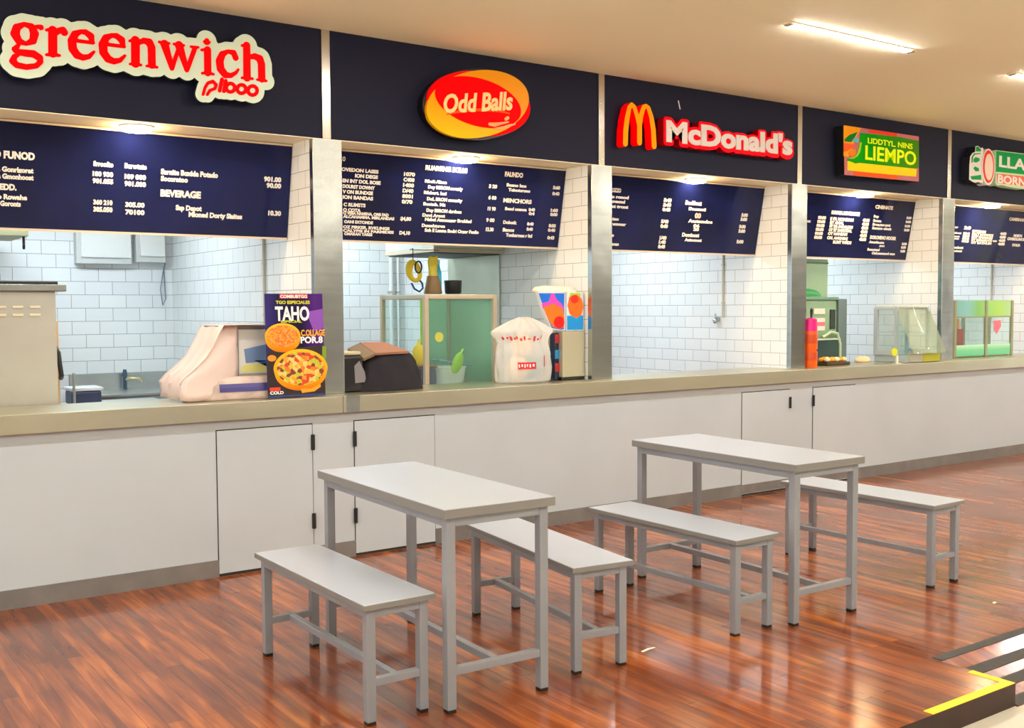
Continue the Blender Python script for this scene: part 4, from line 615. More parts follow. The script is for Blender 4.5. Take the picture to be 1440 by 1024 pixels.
bm = NB(); cyl(bm, (0, 0, 0), (0, 0, .10), .014, n=12); cyl(bm, (0, .0, .10), (0, 0, .15), .02, .012, n=12); link('body', bm, mat('blue_grey_metal', (70, 92, 112), .35, .6), t2, True)
bm = NB(); tube(bm, [(0, 0, .07), (.03, -.03, .085), (.09, -.05, .08), (.11, -.05, .05)], .010); link('spout', bm, mat('brass', (196, 184, 140), .3, .9), t2, True)
t = thing('work_table', 'low steel work table with thin upright post behind the counter, left stall', 'table', (-.70, 1.02, 0))
bm = NB(); box(bm, -.24, .45, -.25, .28, .865, .9, .004); link('top', bm, M_steel_c, t)
for x in (-.2, .41):
    for y in (-.21, .24): bm = NB(); cyl(bm, (x, y, 0), (x, y, .864), .018, n=10); link('leg', bm, M_steel_c, t)
bm = NB(); cyl(bm, (-.13, -.15, .9), (-.13, -.15, 1.10), .008, n=10); link('post', bm, M_steel_c, t)
t = thing('food_tub', 'small navy food tub with a white lid beside the steel cabinet', 'tub', (-.73, 1.08, .9005))
bm = NB(); box(bm, -.085, .085, -.09, .09, 0, .082, .012); link('tub', bm, mat('navy_plastic', (40, 54, 92), .4), t)
bm = NB(); box(bm, -.094, .094, -.098, .098, .083, .104, .006); link('lid', bm, mat('pale_blue_lid', (214, 224, 234), .35), t)
def conduit(lb, x, y, z0):
    t = thing('wall_conduit', lb, 'conduit', (x, y, z0), 0, 'conduits down the tiled side walls')
    bm = NB(); cyl(bm, (0, 0, 0), (0, 0, ZS-z0), .009, n=10); link('pipe', bm, mat('beige_conduit', (190, 186, 168), .45), t, True)
    for z in (.12, .45): bm = NB(); box(bm, -.010, .012, -.014, .014, z, z+.018, .002); link('clip', bm, mat('beige_conduit', (190, 186, 168), .45), t)
conduit('thin upright conduit on the tiled side wall behind the purple food poster', .345, .88, 1.30)

# display box half under a plastic sheet
t = thing('countertop_display', 'grey counter display half covered by a pinkish plastic sheet, left of the food poster', 'display case', (-.005, .30, HC))
bm = NB(); box(bm, -.21, .30, -.11, .15, .002, .412, .006); link('case', bm, mat('grey_case', (178, 174, 164), .35, .2), t)
bm = NB(); box(bm, -.214, .304, -.122, .154, .394, .416, .004); link('top_rail', bm, mat('grey_rail', (140, 136, 138), .35, .5), t)
bm = NB(); box(bm, -.10, .296, -.116, -.110, .14, .39, .002); link('front_pane', bm, mat('pale_pane', (206, 206, 204), .12), t)
bm = NB(); box(bm, -.105, -.092, -.121, -.110, .12, .394, .002); link('mullion', bm, mat('grey_rail', (140, 136, 138), .35, .5), t)
for n, pts, c in (('blue_print', [(-.06, .28), (.10, .31), (.12, .21), (-.05, .20)], (104, 130, 170)), ('yellow_print', [(-.07, .19), (.10, .20), (.12, .15), (-.08, .148)], (206, 202, 120)),
                  ('deep_blue_print', [(.0, .215), (.29, .20), (.29, .15), (.13, .145)], (50, 104, 190)), ('red_print', [(.10, .33), (.29, .36), (.29, .24), (.12, .24)], (196, 92, 104))):
    bm = NB(); slab(bm, pts, -.118, -.1155); link(n, bm, mat('soft_'+n, c, .3), t)
wf = sack_fn((-.07, -.150), [(.002, .355, .040), (.012, .36, .046), (.07, .352, .044), (.112, .335, .034), (.128, .30, .02)], 4.5, .03, 21, (5, 9, 15))
bm = NB(); sack(bm, wf, .002, .128, 16, 110); link('lower_wrap', bm, mat('pinkish_wrap', (196, 174, 164), .35, vary=.2, vscale=9, bump=.6, bscale=16), t, True)
bm = NB(); patch(bm, wf, PI*1.44, PI*1.62, .045, .09, .004, 14, 4); link('purple_print', bm, mat('soft_purple', (70, 66, 130), .35), t)
sheet = NB(); G = []
prof = [(.02, .421), (-.12, .4215), (-.205, .42), (-.232, .385), (-.262, .31), (-.315, .24), (-.37, .185), (-.43, .14), (-.452, .10), (-.455, .05), (-.450, .012)]
rnd = random.Random(5)
for j in range(15):
    y = -.20+.36*j/14
    G.append([sheet.verts.new((x+.006*math.sin(3*i+j*.9), y+.006*math.sin(i*1.7)-.012*(i > 5)*math.sin(j*.7), z+.0035*math.sin(j*1.3+i)*(i > 2)+(.0 if j > 2 or i < 2 else -.0))) for i, (x, z) in enumerate(prof)])
for a, b in zip(G, G[1:]):
    for i in range(len(prof)-1): sheet.faces.new((a[i], a[i+1], b[i+1], b[i]))
M_sheet = glass_mat('pink_plastic', (246, 226, 218), .25, .25)
H_ = []
for i, (x, z) in enumerate(prof[2:]):
    row = []
    for k in range(9):
        u = k/8; xx = x+(-.10-x)*u; row.append(sheet.verts.new((xx, -.125-.03*math.sin(PI*u)*min(1, i/5)+.006*math.sin(i*1.9+k*1.3)-.075*(1-u)*min(1, i/4), z-.004+.004*math.sin(k*2.1+i))))
    H_.append(row)
for p_, q_ in zip(H_, H_[1:]):
    for k in range(8): sheet.faces.new((p_[k], p_[k+1], q_[k+1], q_[k]))
sh = link('plastic_sheet', sheet, M_sheet, t, True); md = sh.modifiers.new('thickness', 'SOLIDIFY'); md.thickness = .003

# food poster
PW, PH = .345, .592
t = thing('counter_poster', 'purple food poster with two orange bowls and big white heading, standing on the counter', 'poster', (.197, .052, HC+.003), -.06, rx=-.05)
def px(X, Y_):
    v = (Y_-87)/(948-87); l = 47+(92-47)*v; r = 541+(578-541)*v
    return (((X-l)/(r-l)-.5)*PW, (1-v)*PH)
bm = NB(); box(bm, -PW/2, PW/2, 0, .008, 0, PH, .0008); link('board', bm, fade_mat('poster_print', [(0, (52, 44, 112)), (.25, (26, 22, 62)), (.62, (24, 16, 48)), (.86, (78, 34, 118)), (1, (66, 32, 104))], 'X'), t)
bm = NB(); slab(bm, [px(75, 560), px(560, 520), px(577, 944), px(92, 948)], -.0006, .0004); link('dark_ground', bm, mat('poster_dark', (38, 18, 26), .35), t)
def on(p, q, y=-.0012): return lambda a, b, d: Vector((p+a, y+d, q+b))
def rect(n, x0, y0, x1, y1, c, y=-.001, mt=None):
    bm = NB(); slab(bm, [px(x0, y0), px(x1, y0), px(x1, y1), px(x0, y1)], y, .0005); return link(n, bm, mt or mat('poster_'+n, c, .35), t)
rect('red_banner', 172, 90, 412, 126, (214, 28, 34)); rect('blue_strip', 92, 930, 575, 946, (30, 52, 104), -.0012); rect('red_tag', 105, 862, 192, 890, (228, 60, 30)); rect('lime_strip', 545, 530, 580, 640, (120, 150, 30), -.0011)
bm = NB(); slab(bm, [px(400, 240), px(545, 215), px(556, 380), px(470, 400)], -.0009, .0005); link('violet_glow', bm, mat('poster_violet', (126, 62, 168), .35), t)
def txt(n, items, m, y=-.0016):
    for s, x0, x1, yb, yt in items:
        bm = NB(); a, b = px(x0, yb); c, _ = px(x1, yb); _, e = px(x0, yt); text(bm, s, c-a, e-b, on(a, b, y), .035, .0004)
        link(n, bm, m, t)
wp = mat('poster_white', (244, 240, 236), .4)
txt('heading_lettering', [('TAHO', 140, 430, 308, 186)], wp)
txt('white_lettering', [('COMBUBTGG', 178, 408, 122, 95), ('POR.8', 357, 548, 500, 444), ('COLD', 108, 220, 918, 892)], wp)
txt('lime_lettering', [('TGO ESPECIALES', 142, 432, 172, 144), ('ESPECIAL', 188, 366, 328, 308)], mat('poster_lime', (206, 206, 30), .4))
txt('orange_lettering', [('C.OLLAGE', 360, 566, 440, 386)], mat('poster_orange', (246, 164, 20), .4))
def bowl(n, cx, cy, rx, ry, drop, food, inner, y):
    c = px(cx, cy); a = px(cx+rx, cy)[0]-c[0]; b = c[1]-px(cx, cy+ry)[1]; dz = c[1]-px(cx, cy+drop)[1]
    rim = [(c[0]+a*math.cos(q), c[1]+b*math.sin(q)) for q in [PI*k/20 for k in range(21)]]
    low = [(c[0]-a*math.cos(q)*(.96 if 0 < k < 20 else 1), c[1]-dz-b*.92*math.sin(q)+ (dz if k in (0, 20) else 0)) for k, q in enumerate([PI*k/20 for k in range(21)])]
    bm = NB(); slab(bm, rim+low[1:-1], y, .0005); o = link(n, bm, fade_mat(n+'_orange', [(0, (206, 112, 10)), (.4, (244, 160, 20)), (1, (252, 186, 40))], 'Z'), t)
    bm = NB(); slab(bm, ring_pts(c[0], c[1], a*inner, b*inner*.96), y-.0006, y); link('food', bm, food, o)
fa = food_mat('noodles', [(236, 120, 24), (244, 146, 40), (226, 100, 16), (250, 160, 50)], 90)
fb = food_mat('salad', [(240, 150, 30), (206, 60, 24), (236, 176, 60), (176, 190, 40), (244, 196, 110), (226, 120, 30), (120, 50, 24)], 46)
bowl('small_bowl', 205, 440, 150, 108, 34, fa, .88, -.0014); bowl('large_bowl', 362, 715, 230, 165, 30, fb, .88, -.0022)
bm = NB(); slab(bm, [px(362, 880), px(450, 885), px(530, 850), px(534, 872), px(480, 908), px(375, 918)], -.0030, .0005); link('spoon', bm, mat('poster_spoon', (236, 150, 20), .4), t)
bm = NB(); slab(bm, ring_pts(*px(117, 620), .026, .018, 16), -.0013, .0005); link('side_dish', bm, mat('poster_dish', (226, 140, 24), .4), t)
bm = NB(); box(bm, -.05, .05, .0085, .012, .012, .30); box(bm, -.03, .03, .0085, .03, .002, .012); link('easel_strut', bm, mat('card_grey', (150, 146, 140), .7), t)

# ================================================================== second stall (oval sign)
t = thing('covered_till', 'cash till hidden under a black cloth with a brown flat top', 'cash register', (.86, .28, HC))
fn = sack_fn((.03, 0), [(.002, .235, .15), (.02, .232, .148), (.10, .212, .136), (.17, .192, .12), (.222, .160, .095), (.250, .115, .070), (.262, .09, .05), (.265, .07, .03)], 3.4, .04, 4, (4, 7, 11))
bm = NB(); sack(bm, fn, .002, .265, 24); link('black_cloth', bm, mat('black_cloth', (34, 31, 38), .75, spec=.25, vary=.15, vscale=10), t, True)
bm = NB(); q = [(-.118, .05, .296), (.052, .05, .296), (.138, -.115, .240), (-.104, -.128, .236)]
F = [bm.verts.new(v) for v in q]; K = [bm.verts.new(Vector(v)-Vector((0, -.006, .014))) for v in q]; bm.faces.new(F); bm.faces.new(K[::-1])
for i in range(4): bm.faces.new((F[i], K[i], K[(i+1) % 4], F[(i+1) % 4]))
link('brown_top', bm, mat('brown_leather', (158, 114, 92), .7, spec=.3), t)
bm = NB(); q = [(-.20, .05, .262), (-.120, .05, .294), (-.106, -.128, .234), (-.178, -.125, .205)]
F = [bm.verts.new(v) for v in q]; K = [bm.verts.new(Vector(v)-Vector((0, -.006, .016))) for v in q]; bm.faces.new(F); bm.faces.new(K[::-1])
for i in range(4): bm.faces.new((F[i], K[i], K[(i+1) % 4], F[(i+1) % 4]))
link('tan_side', bm, mat('tan_leather', (128, 106, 74), .45), t)
bm = NB(); box(bm, -.318, -.17, -.10, .12, .003, .225, .02); link('side_unit', bm, mat('black_unit', (24, 23, 28), .3), t)
bm = NB(); box(bm, -.315, -.18, -.085, .10, .2255, .246, .006); link('tan_lid', bm, mat('tan_lid', (196, 184, 146), .45), t)
bm = NB(); slab(bm, [(-.235, .16), (-.20, .19), (-.165, .12), (-.155, .06), (-.23, .055)], -.104, -.0995); link('grey_flap', bm, mat('grey_flap', (126, 120, 124), .35), t)

t = thing('steel_work_table', 'steel work table carrying the glass case behind the counter', 'table', (1.6, .82, 0))
bm = NB(); box(bm, -.34, .33, -.34, .32, .885, .918, .004); link('top', bm, M_steel_c, t)
for x in (-.3, .29):
    for y in (-.3, .28): bm = NB(); cyl(bm, (x, y, 0), (x, y, .884), .02, n=10); link('leg', bm, M_steel_c, t)
t = thing('glass_case', 'square glass display case with aluminium frame and greenish panes, behind the counter', 'display case', (1.595, .80, .919))
cx0, cx1, cy0, cy1, cz = -.275, .277, -.30, .30, .638
fr = mat('case_frame', (196, 182, 160), .35, .6)
for x in (cx0, cx1):
    for y in (cy0, cy1): bm = NB(); box(bm, x-.016, x+.016, y-.016, y+.016, .0, cz-.001, .003); link('post', bm, fr, t)
for n, a in (('front_rail', (cx0+.017, cx1-.017, cy0-.014, cy0+.014)), ('back_rail', (cx0+.017, cx1-.017, cy1-.014, cy1+.014)), ('side_rail', (cx0-.014, cx0+.014, cy0+.017, cy1-.017)), ('side_rail', (cx1-.014, cx1+.014, cy0+.017, cy1-.017))):
    bm = NB(); box(bm, *a, cz-.03, cz, .003); link(n, bm, fr, t); bm = NB(); box(bm, *a, .0, .02, .003); link('base_rail', bm, fr, t)
M_green = glass_mat('green_glass', (160, 212, 184), .55, .12); M_clear = glass_mat('clear_glass', (242, 250, 248), .95)
bm = NB(); box(bm, cx0+.017, cx1-.017, cy0-.003, cy0+.003, .021, cz-.031); link('front_pane', bm, M_clear, t)
bm = NB(); box(bm, .05, cx1-.017, cy1-.003, cy1+.003, .021, cz-.031); link('back_pane', bm, M_green, t)
bm = NB(); box(bm, cx0-.003, cx0+.003, cy0+.018, cy1-.018, .021, cz-.031); link('side_pane', bm, M_clear, t)
bm = NB(); box(bm, cx1-.003, cx1+.003, cy0+.018, cy1-.018, .021, cz-.031); link('side_pane', bm, M_green, t)
bm = NB(); box(bm, cx0+.017, cx1-.017, cy0+.017, cy1-.017, .0005, .008); link('floor_plate', bm, M_steel_c, t)
bm = NB(); box(bm, cx0-.014, cx1+.014, cy0-.014, cy1+.014, cz+.0002, cz+.006); link('roof_pane', bm, M_clear, t)
bm = NB(); box(bm, .03, .045, cy1-.05, cy1-.03, .009, cz-.032, .003); link('inner_bar', bm, M_steel_c, t)
ZF = .9285
t = thing('white_basin', 'white food basin with blue-rimmed lid inside the glass case', 'basin', (1.66, .75, ZF))
bm = NB(); lathe(bm, [(.085, 0), (.10, .02), (.112, .115), (.118, .12), (.118, .128), (.105, .128)], n=30, sx=1.05, sy=.9); link('bowl', bm, mat('white_enamel', (236, 238, 234), .35), t, True)
bm = NB(); box(bm, -.13, .15, -.05, .05, 0, .012, .005, M=Matrix.Translation((.01, 0, .150)) @ Matrix.Rotation(.16, 4, 'Y')); link('lid', bm, mat('blue_lid', (90, 150, 190), .35), t)
t = thing('navy_tub', 'dark navy tub inside the glass case beside the white basin', 'tub', (1.425, .72, ZF))
bm = NB(); box(bm, -.062, .062, -.08, .08, 0, .125, .012); link('tub', bm, mat('navy_plastic', (40, 54, 92), .4), t)
bm = NB(); box(bm, -.068, .068, -.086, .086, .1255, .14, .004); link('lid', bm, mat('maroon_lid', (110, 34, 40), .4), t)
def scoop(lb, c, rgb, rx, rz, tilt):
    t = thing('plastic_scoop', lb, 'scoop', c, 0, 'plastic scoops inside the glass case', 0); t.rotation_euler = (0, tilt, 0)
    bm = NB(); ball(bm, (0, 0, rz), rx, .022, rz); link('blade', bm, mat('scoop_%d' % rgb[0], rgb, .4), t, True)
    bm = NB(); tube(bm, [(0, .01, rz*1.7), (.02, .02, rz*2.4)], .008); link('handle', bm, mat('scoop_%d' % rgb[0], rgb, .4), t, True)
scoop('yellow plastic scoop standing on the navy tub in the glass case', (1.405, .72, ZF+.141), (250, 206, 10), .055, .075, -.12)
scoop('lime green plastic scoop leaning on the white basin in the glass case', (1.60, .60, ZF+.085), (140, 190, 30), .04, .078, .4)
t = thing('hanging_tag', 'long lime green strip hanging inside the glass case', 'tag', (1.47, .80, 1.30))
bm = NB(); box(bm, -.018, .018, -.002, .002, -.09, .222, .001); link('strip', bm, mat('lime_strip', (166, 206, 40), .45), t)
t = thing('price_tag', 'round yellow price tag stuck inside the glass case front', 'tag', (1.43, .512, 1.27))
bm = NB(); slab(bm, ring_pts(0, 0, .033, .033, 24), -.002, .002); link('disc', bm, mat('tag_yellow', (236, 200, 20), .45), t)
ZT = 1.5645
t = thing('black_pot', 'black pot standing on top of the glass case', 'pot', (1.70, .76, ZT))
bm = NB(); lathe(bm, [(.05, 0), (.058, .01), (.062, .09), (.066, .094), (.060, .096)], n=26); link('pot', bm, M_dark, t, True)
t = thing('spray_bottle', 'narrow cyan bottle on top of the glass case by the black pot', 'bottle', (1.625, .84, ZT))
bm = NB(); lathe(bm, [(.022, 0), (.026, .01), (.026, .15), (.014, .19), (.012, .21)], n=18); link('body', bm, mat('cyan_plastic', (40, 186, 226), .3), t, True)
bm = NB(); cyl(bm, (0, 0, .21), (0, 0, .245), .015, .013, 14); link('cap', bm, mat('cyan_cap', (120, 210, 236), .3), t, True)
t = thing('brown_jug', 'brown tapered jug on the glass case with yellow cloth tucked in', 'jug', (1.535, .76, ZT))
bm = NB(); lathe(bm, [(.062, 0), (.064, .01), (.05, .075), (.042, .125), (.038, .125)], n=24); link('jug', bm, mat('brown_plastic', (122, 92, 50), .45), t, True)
bm = NB(); fn = sack_fn((0, 0), [(.11, .034, .03), (.16, .030, .02), (.23, .040, .02), (.26, .03, .014)], 2.2, .08, 9); sack(bm, fn, .11, .26, 14, 36); link('yellow_cloth', bm, mat('olive_yellow', (196, 180, 50), .6), t, True)
t = thing('oven_mitt', 'yellow oven mitt hanging with a blue loop left of the brown jug', 'oven mitt', (1.41, .80, 1.875))
bm = NB(); tube(bm, [(.042*math.cos(q)-.25*.042*math.sin(q), .004*math.sin(2*q), -.155+.062*math.sin(q)) for q in [k*2*PI/22 for k in range(22)]]+[(.042, 0, -.155)], [.016+.010*max(0, math.cos(k*2*PI/22-2.6)) for k in range(22)]+[.016], 12); link('mitt', bm, mat('mitt_yellow', (206, 180, 36), .65), t, True)
bm = NB(); tube(bm, [(.026*math.cos(q)+.02, -.022, -.125+.040*math.sin(q)) for q in [k*2*PI/16 for k in range(17)]], .006, 8); link('dark_loop', bm, M_dark, t, True)
bm = NB(); tube(bm, [(-.01, 0, -.09), (-.01, 0, .004), (.05, .15, .004), (.43, .38, .02)], .003, 6); link('cord', bm, M_dark, t, True)
bm = NB(); tube(bm, [(-.03, -.01, -.235), (-.01, -.015, -.275), (.03, -.015, -.295), (.06, -.012, -.27), (.055, -.01, -.235), (.03, -.01, -.21)], .007, 8); link('blue_loop', bm, mat('loop_blue', (24, 66, 120), .45), t, True)
t = thing('range_hood', 'large pale steel range hood above the glass case, its corner under the menu board', 'hood', (2.12, 1.20, 1.885))
bm = NB(); box(bm, -.31, .315, 0, .75, .03, .56, .004); link('canopy', bm, mat('hood_steel', (214, 218, 206), .4, .35, vary=.04), t)
bm = NB(); box(bm, -.314, .318, -.008, .754, 0, .0295, .003); link('rim', bm, mat('hood_rim', (206, 194, 170), .35, .5), t)
bm = NB(); box(bm, -.29, .30, .02, .73, -.008, -.0005); link('filter', bm, mat('filter_dark', (52, 70, 66), .6), t)
t = thing('steel_wall_panel', 'steel splash panel on the tiled side wall under the range hood', 'panel', (2.4530, 1.66, 0))
bm = NB(); box(bm, -.012, 0, -.40, .36, .95, 1.88, .002); link('sheet', bm, mat('panel_steel', (186, 192, 172), .3, .5, vary=.08, vscale=3), t)
bm = NB(); box(bm, -.016, -.0125, -.40, -.385, .95, 1.88, .001); link('edge_trim', bm, M_steel_c, t)
t = thing('cooking_range', 'dark teal cooking range against the side wall, seen through the green glass', 'cooking range', (2.18, 1.30, 0))
bm = NB(); box(bm, -.23, .252, .02, .66, .05, 1.0, .006); link('body', bm, mat('range_teal', (44, 92, 92), .3, .3, vary=.15), t)
bm = NB(); box(bm, -.24, .254, 0, .67, 1.0005, 1.03, .004); link('top', bm, mat('range_top', (60, 100, 96), .35, .4), t)
bm = NB(); box(bm, -.20, .22, .004, .0195, .30, .82, .005); d = link('oven_door', bm, mat('range_door', (36, 76, 80), .25, .3), t)
bm = NB(); cyl(bm, (-.16, -.025, .76), (.18, -.025, .76), .009, n=10); cyl(bm, (-.15, -.025, .76), (-.15, .003, .76), .007, n=8); cyl(bm, (.17, -.025, .76), (.17, .003, .76), .007, n=8); link('handle', bm, M_steel_c, d, True)
for x in (-.2, .22):
    for y in (.06, .6): bm = NB(); cyl(bm, (x, y, 0), (x, y, .05), .02, n=10); link('foot', bm, M_dark, t)
for lb, x, r in (('white pipe running down the tiled back wall left of the range hood', 2.30, .018), ('thinner white pipe beside another on the tiled back wall', 2.372, .012)):
    t = thing('water_pipe', lb, 'pipe', (x, 2.757, .4), 0, 'pipes on the tiled back wall')
    bm = NB(); cyl(bm, (0, 0, 0), (0, 0, ZS-.4), r, n=14); link('pipe', bm, mat('white_enamel', (236, 238, 234), .35), t, True)
    for z in (.5, 1.2): bm = NB(); box(bm, -r-.006, r+.006, -r, .0225, z, z+.02, .002); link('bracket', bm, M_steel_c, t)

# plastic bag
t = thing('plastic_bag', 'knotted white plastic bag with red print standing full on the counter', 'bag', (1.905, .205, HC))
BP = [(.002, .175, .095), (.014, .20, .115), (.10, .205, .125), (.20, .20, .12), (.27, .185, .10), (.305, .195, .10), (.335, .228, .105), (.352, .225, .10), (.375, .19, .085), (.405, .13, .06), (.43, .075, .035), (.438, .04, .015)]
fn = sack_fn((0, 0), BP, 2.3, .075, 12, (3, 7, 11, 17))
def bag_mat():
    m = bpy.data.materials.new('white_bag_film'); m.use_nodes = True; nt = m.node_tree; b = nt.nodes['Principled BSDF']; o = nt.nodes['Material Output']
    b.inputs['Base Color'].default_value = (*lin((252, 252, 252)), 1); b.inputs['Roughness'].default_value = .2
    tl = nt.nodes.new('ShaderNodeBsdfTranslucent'); tl.inputs[0].default_value = (*lin((244, 236, 224)), 1); tr = nt.nodes.new('ShaderNodeBsdfTransparent')
    a = nt.nodes.new('ShaderNodeMixShader'); a.inputs[0].default_value = .35; c = nt.nodes.new('ShaderNodeMixShader'); c.inputs[0].default_value = .45
    nt.links.new(b.outputs[0], a.inputs[1]); nt.links.new(tl.outputs[0], a.inputs[2]); nt.links.new(a.outputs[0], c.inputs[1]); nt.links.new(tr.outputs[0], c.inputs[2]); nt.links.new(c.outputs[0], o.inputs[0])
    n = nt.nodes.new('ShaderNodeTexNoise'); n.inputs['Scale'].default_value = 11; n.inputs['Detail'].default_value = 4; tc = nt.nodes.new('ShaderNodeTexCoord'); nt.links.new(tc.outputs['Object'], n.inputs['Vector'])
    bp = nt.nodes.new('ShaderNodeBump'); bp.inputs['Strength'].default_value = .7; bp.inputs['Distance'].default_value = .03; nt.links.new(n.outputs[0], bp.inputs['Height']); nt.links.new(bp.outputs[0], b.inputs['Normal'])
    return m
bm = NB(); sack(bm, fn, .002, .44, 40, 96); link('film', bm, bag_mat(), t, True)
for k in range(11): bm = NB(); patch(bm, fn, PI*1.12+k*.152, PI*1.12+k*.152+.085, .292+.006*math.sin(k*2.1), .312+.008*math.sin(k*3.3), .004, 3, 2); link('red_dash', bm, mat('bag_red', (206, 34, 40), .5), t)
bm = NB(); patch(bm, fn, PI*1.315, PI*1.315+.66, .098, .145, .004); o = link('red_label', bm, mat('bag_red', (206, 34, 40), .5), t)
bm = NB()
for k in range(6): patch(bm, fn, PI*1.315+.05+k*.1, PI*1.315+.05+k*.1+.045, .110+.006*(k % 2), .132, .0055, 2, 2)
link('white_lettering', bm, wp, o)
bm = NB(); patch(bm, fn, PI*1.60, PI*1.60+.17, .112, .185, .004, 4, 4); link('red_logo', bm, mat('bag_red', (206, 34, 40), .5), t)
for c, r in (((-.06, -.02, .10), .085), ((.06, .0, .10), .08), ((-.01, .0, .25), .085)):
    bm = NB(); ball(bm, c, r, r*.8, r*.95); link('packed_cup', bm, mat('cup_teal', (96, 170, 184), .5) if c[0] > 0 else mat('cup_cream', (240, 222, 196), .5), t, True)

# drink dispenser
t = thing('drink_dispenser', 'slush drink dispenser with two bright fruit-print tanks on a beige base', 'drink dispenser', (2.34, .30, HC))
bm = NB(); box(bm, -.098, .10, -.10, .115, .022, .342, .004); link('base', bm, mat('beige_steel', (190, 184, 158), .35, .3), t)
bm = NB(); box(bm, -.10, .102, -.095, .115, .002, .0215, .003); link('black_foot', bm, M_dark, t)
bm = NB(); box(bm, -.135, -.0985, -.06, .0, .004, .33, .004); s = link('side_tap', bm, mat('tap_navy', (30, 40, 70), .4), t)
for z, c in ((.29, (176, 40, 50)), (.18, (40, 130, 190)), (.09, (176, 40, 50))):
    bm = NB(); box(bm, -.137, -.097, -.066, -.0605, z-.03, z+.03, .004); link('tap_band', bm, mat('tap_%d' % c[0], c, .4), s)
Tl = [(-.30, .614), (-.068, .614), (-.072, .347), (-.115, .347), (-.19, .36), (-.25, .48)]; Tr = [(-.048, .614), (.098, .614), (.098, .345), (-.055, .345)]
M_tank = mat('tank_white', (228, 232, 236), .2)
bm = NB(); slab(bm, Tl, -.09, -.055); a_ = link('left_tank', bm, M_tank, t)
bm = NB(); slab(bm, Tr, -.09, .07); b_ = link('right_tank', bm, M_tank, t)
def prt(n, pts, c, y, par):
    bm = NB(); slab(bm, pts, y, -.0895); link(n, bm, mat('fruit_%d_%d_%d' % c, c, .3), par)
prt('blue_ground', [(-.296, .606), (-.074, .606), (-.078, .354), (-.113, .352), (-.186, .366), (-.246, .484)], (10, 110, 226), -.0905, a_)
prt('pink_swirl', [(-.27, .535), (-.21, .55), (-.19, .60), (-.165, .605), (-.14, .56), (-.10, .535), (-.078, .50), (-.09, .48), (-.26, .50)], (226, 70, 190), -.0915, a_)
prt('orange_fruit', [(-.256, .51), (-.17, .535), (-.09, .50), (-.076, .44), (-.08, .37), (-.115, .358), (-.18, .375), (-.235, .46)], (255, 118, 10), -.0925, a_)
prt('red_fruit', ring_pts(-.122, .405, .046, .042, 20), (244, 14, 20), -.0935, a_)
prt('blue_ground', [(-.050, .45), (.094, .45), (.094, .35), (-.05, .35)], (20, 150, 226), -.0905, b_)
prt('lime_leaf', [(-.02, .608), (.065, .608), (.072, .55), (-.035, .55)], (160, 200, 10), -.0912, b_)
prt('orange_fruit', [(-.03, .58), (.03, .60), (.08, .57), (.097, .51), (.075, .455), (.03, .43), (-.025, .46), (-.046, .52)], (255, 112, 10), -.0925, b_)
prt('red_fruit', ring_pts(.015, .565, .036, .03, 20), (244, 34, 20), -.0935, b_)
bm = NB(); lathe(bm, [(.19, 0), (.195, .012), (.17, .035), (.10, .044)], (-.098, -.01, .6145), 36, sx=.98, sy=.36); link('lid', bm, mat('cream_lid', (240, 228, 208), .4), t, True)

# ================================================================== third stall (arches)
conduit('thin upright conduit on the bare tiled side wall of the empty stall', 4.541, .88, 1.37)
t = thing('wall_valve', 'small chrome valve on the bare tiled side wall below the conduit', 'valve', (4.550, .945, 1.355), 0)
bm = NB(); cyl(bm, (0, 0, 0), (-.02, 0, 0), .026, n=18); link('flange', bm, M_steel_c, t, True)
bm = NB(); ball(bm, (-.035, 0, -.012), .022, .022, .026); cyl(bm, (-.035, 0, 0), (-.035, 0, .05), .009, n=10); link('knob', bm, mat('chrome', (190, 206, 214), .12, 1.0), t, True)

# ================================================================== fourth stall (green sign)
t = thing('sauce_bottle', 'orange pump sauce bottle with pink collar, beside the pillar on the counter', 'bottle', (4.795, .13, HC))
bm = NB(); lathe(bm, [(.049, .001), (.052, .006), (.052, .28), (.050, .302)], n=28); b_ = link('body', bm, mat('bottle_orange', (232, 92, 10), .3), t, True)
bm = NB(); lathe(bm, [(.0522, .20), (.0528, .205), (.0528, .27), (.0522, .275)], n=28); link('label_band', bm, mat('bottle_rust', (206, 70, 12), .35), b_, True); bm = NB(); lathe(bm, [(.0522, .06), (.0528, .065), (.0528, .12), (.0522, .125)], n=28); link('label_band', bm, mat('bottle_rust', (206, 70, 12), .35), b_, True)
bm = NB(); ball(bm, (.018, -.049, .145), .014, .005, .010, 14, 8); link('dark_spot', bm, M_dark, b_, True)
bm = NB(); lathe(bm, [(.050, .3025), (.050, .31), (.047, .40), (.030, .412)], n=28); link('collar', bm, mat('bottle_pink', (226, 20, 130), .3), t, True)
bm = NB(); cyl(bm, (0, 0, .412), (0, 0, .455), .01, n=12); tube(bm, [(0, 0, .44), (0, 0, .475), (-.01, -.01, .482), (-.03, -.025, .470)], .012); link('pump', bm, mat('pump_dark', (30, 40, 50), .3), t, True)
t = thing('food_warmer', 'tall pale green kitchen unit with stickers and dark drawer, behind the sauce bottle', 'kitchen unit', (5.28, .50, 0))
G1 = mat('pale_green_metal', (150, 184, 152), .4, .2, vary=.05); G2 = mat('blue_grey_metal2', (112, 132, 136), .4, .3)
bm = NB(); box(bm, -.52, .33, .01, .62, .06, 1.52, .004); link('body', bm, G1, t)
bm = NB(); box(bm, .335, .452, -.01, .63, .06, 1.53, .004); link('side_frame', bm, G2, t)
bm = NB(); box(bm, -.53, .334, -.012, .63, 1.521, 1.548, .004); link('top_rail', bm, mat('green_rail', (120, 160, 140), .35, .3), t)
bm = NB(); box(bm, -.53, .305, .09, .62, 1.5485, 1.885, .004); link('upper_cabinet', bm, mat('pale_green_upper', (140, 172, 146), .4), t)
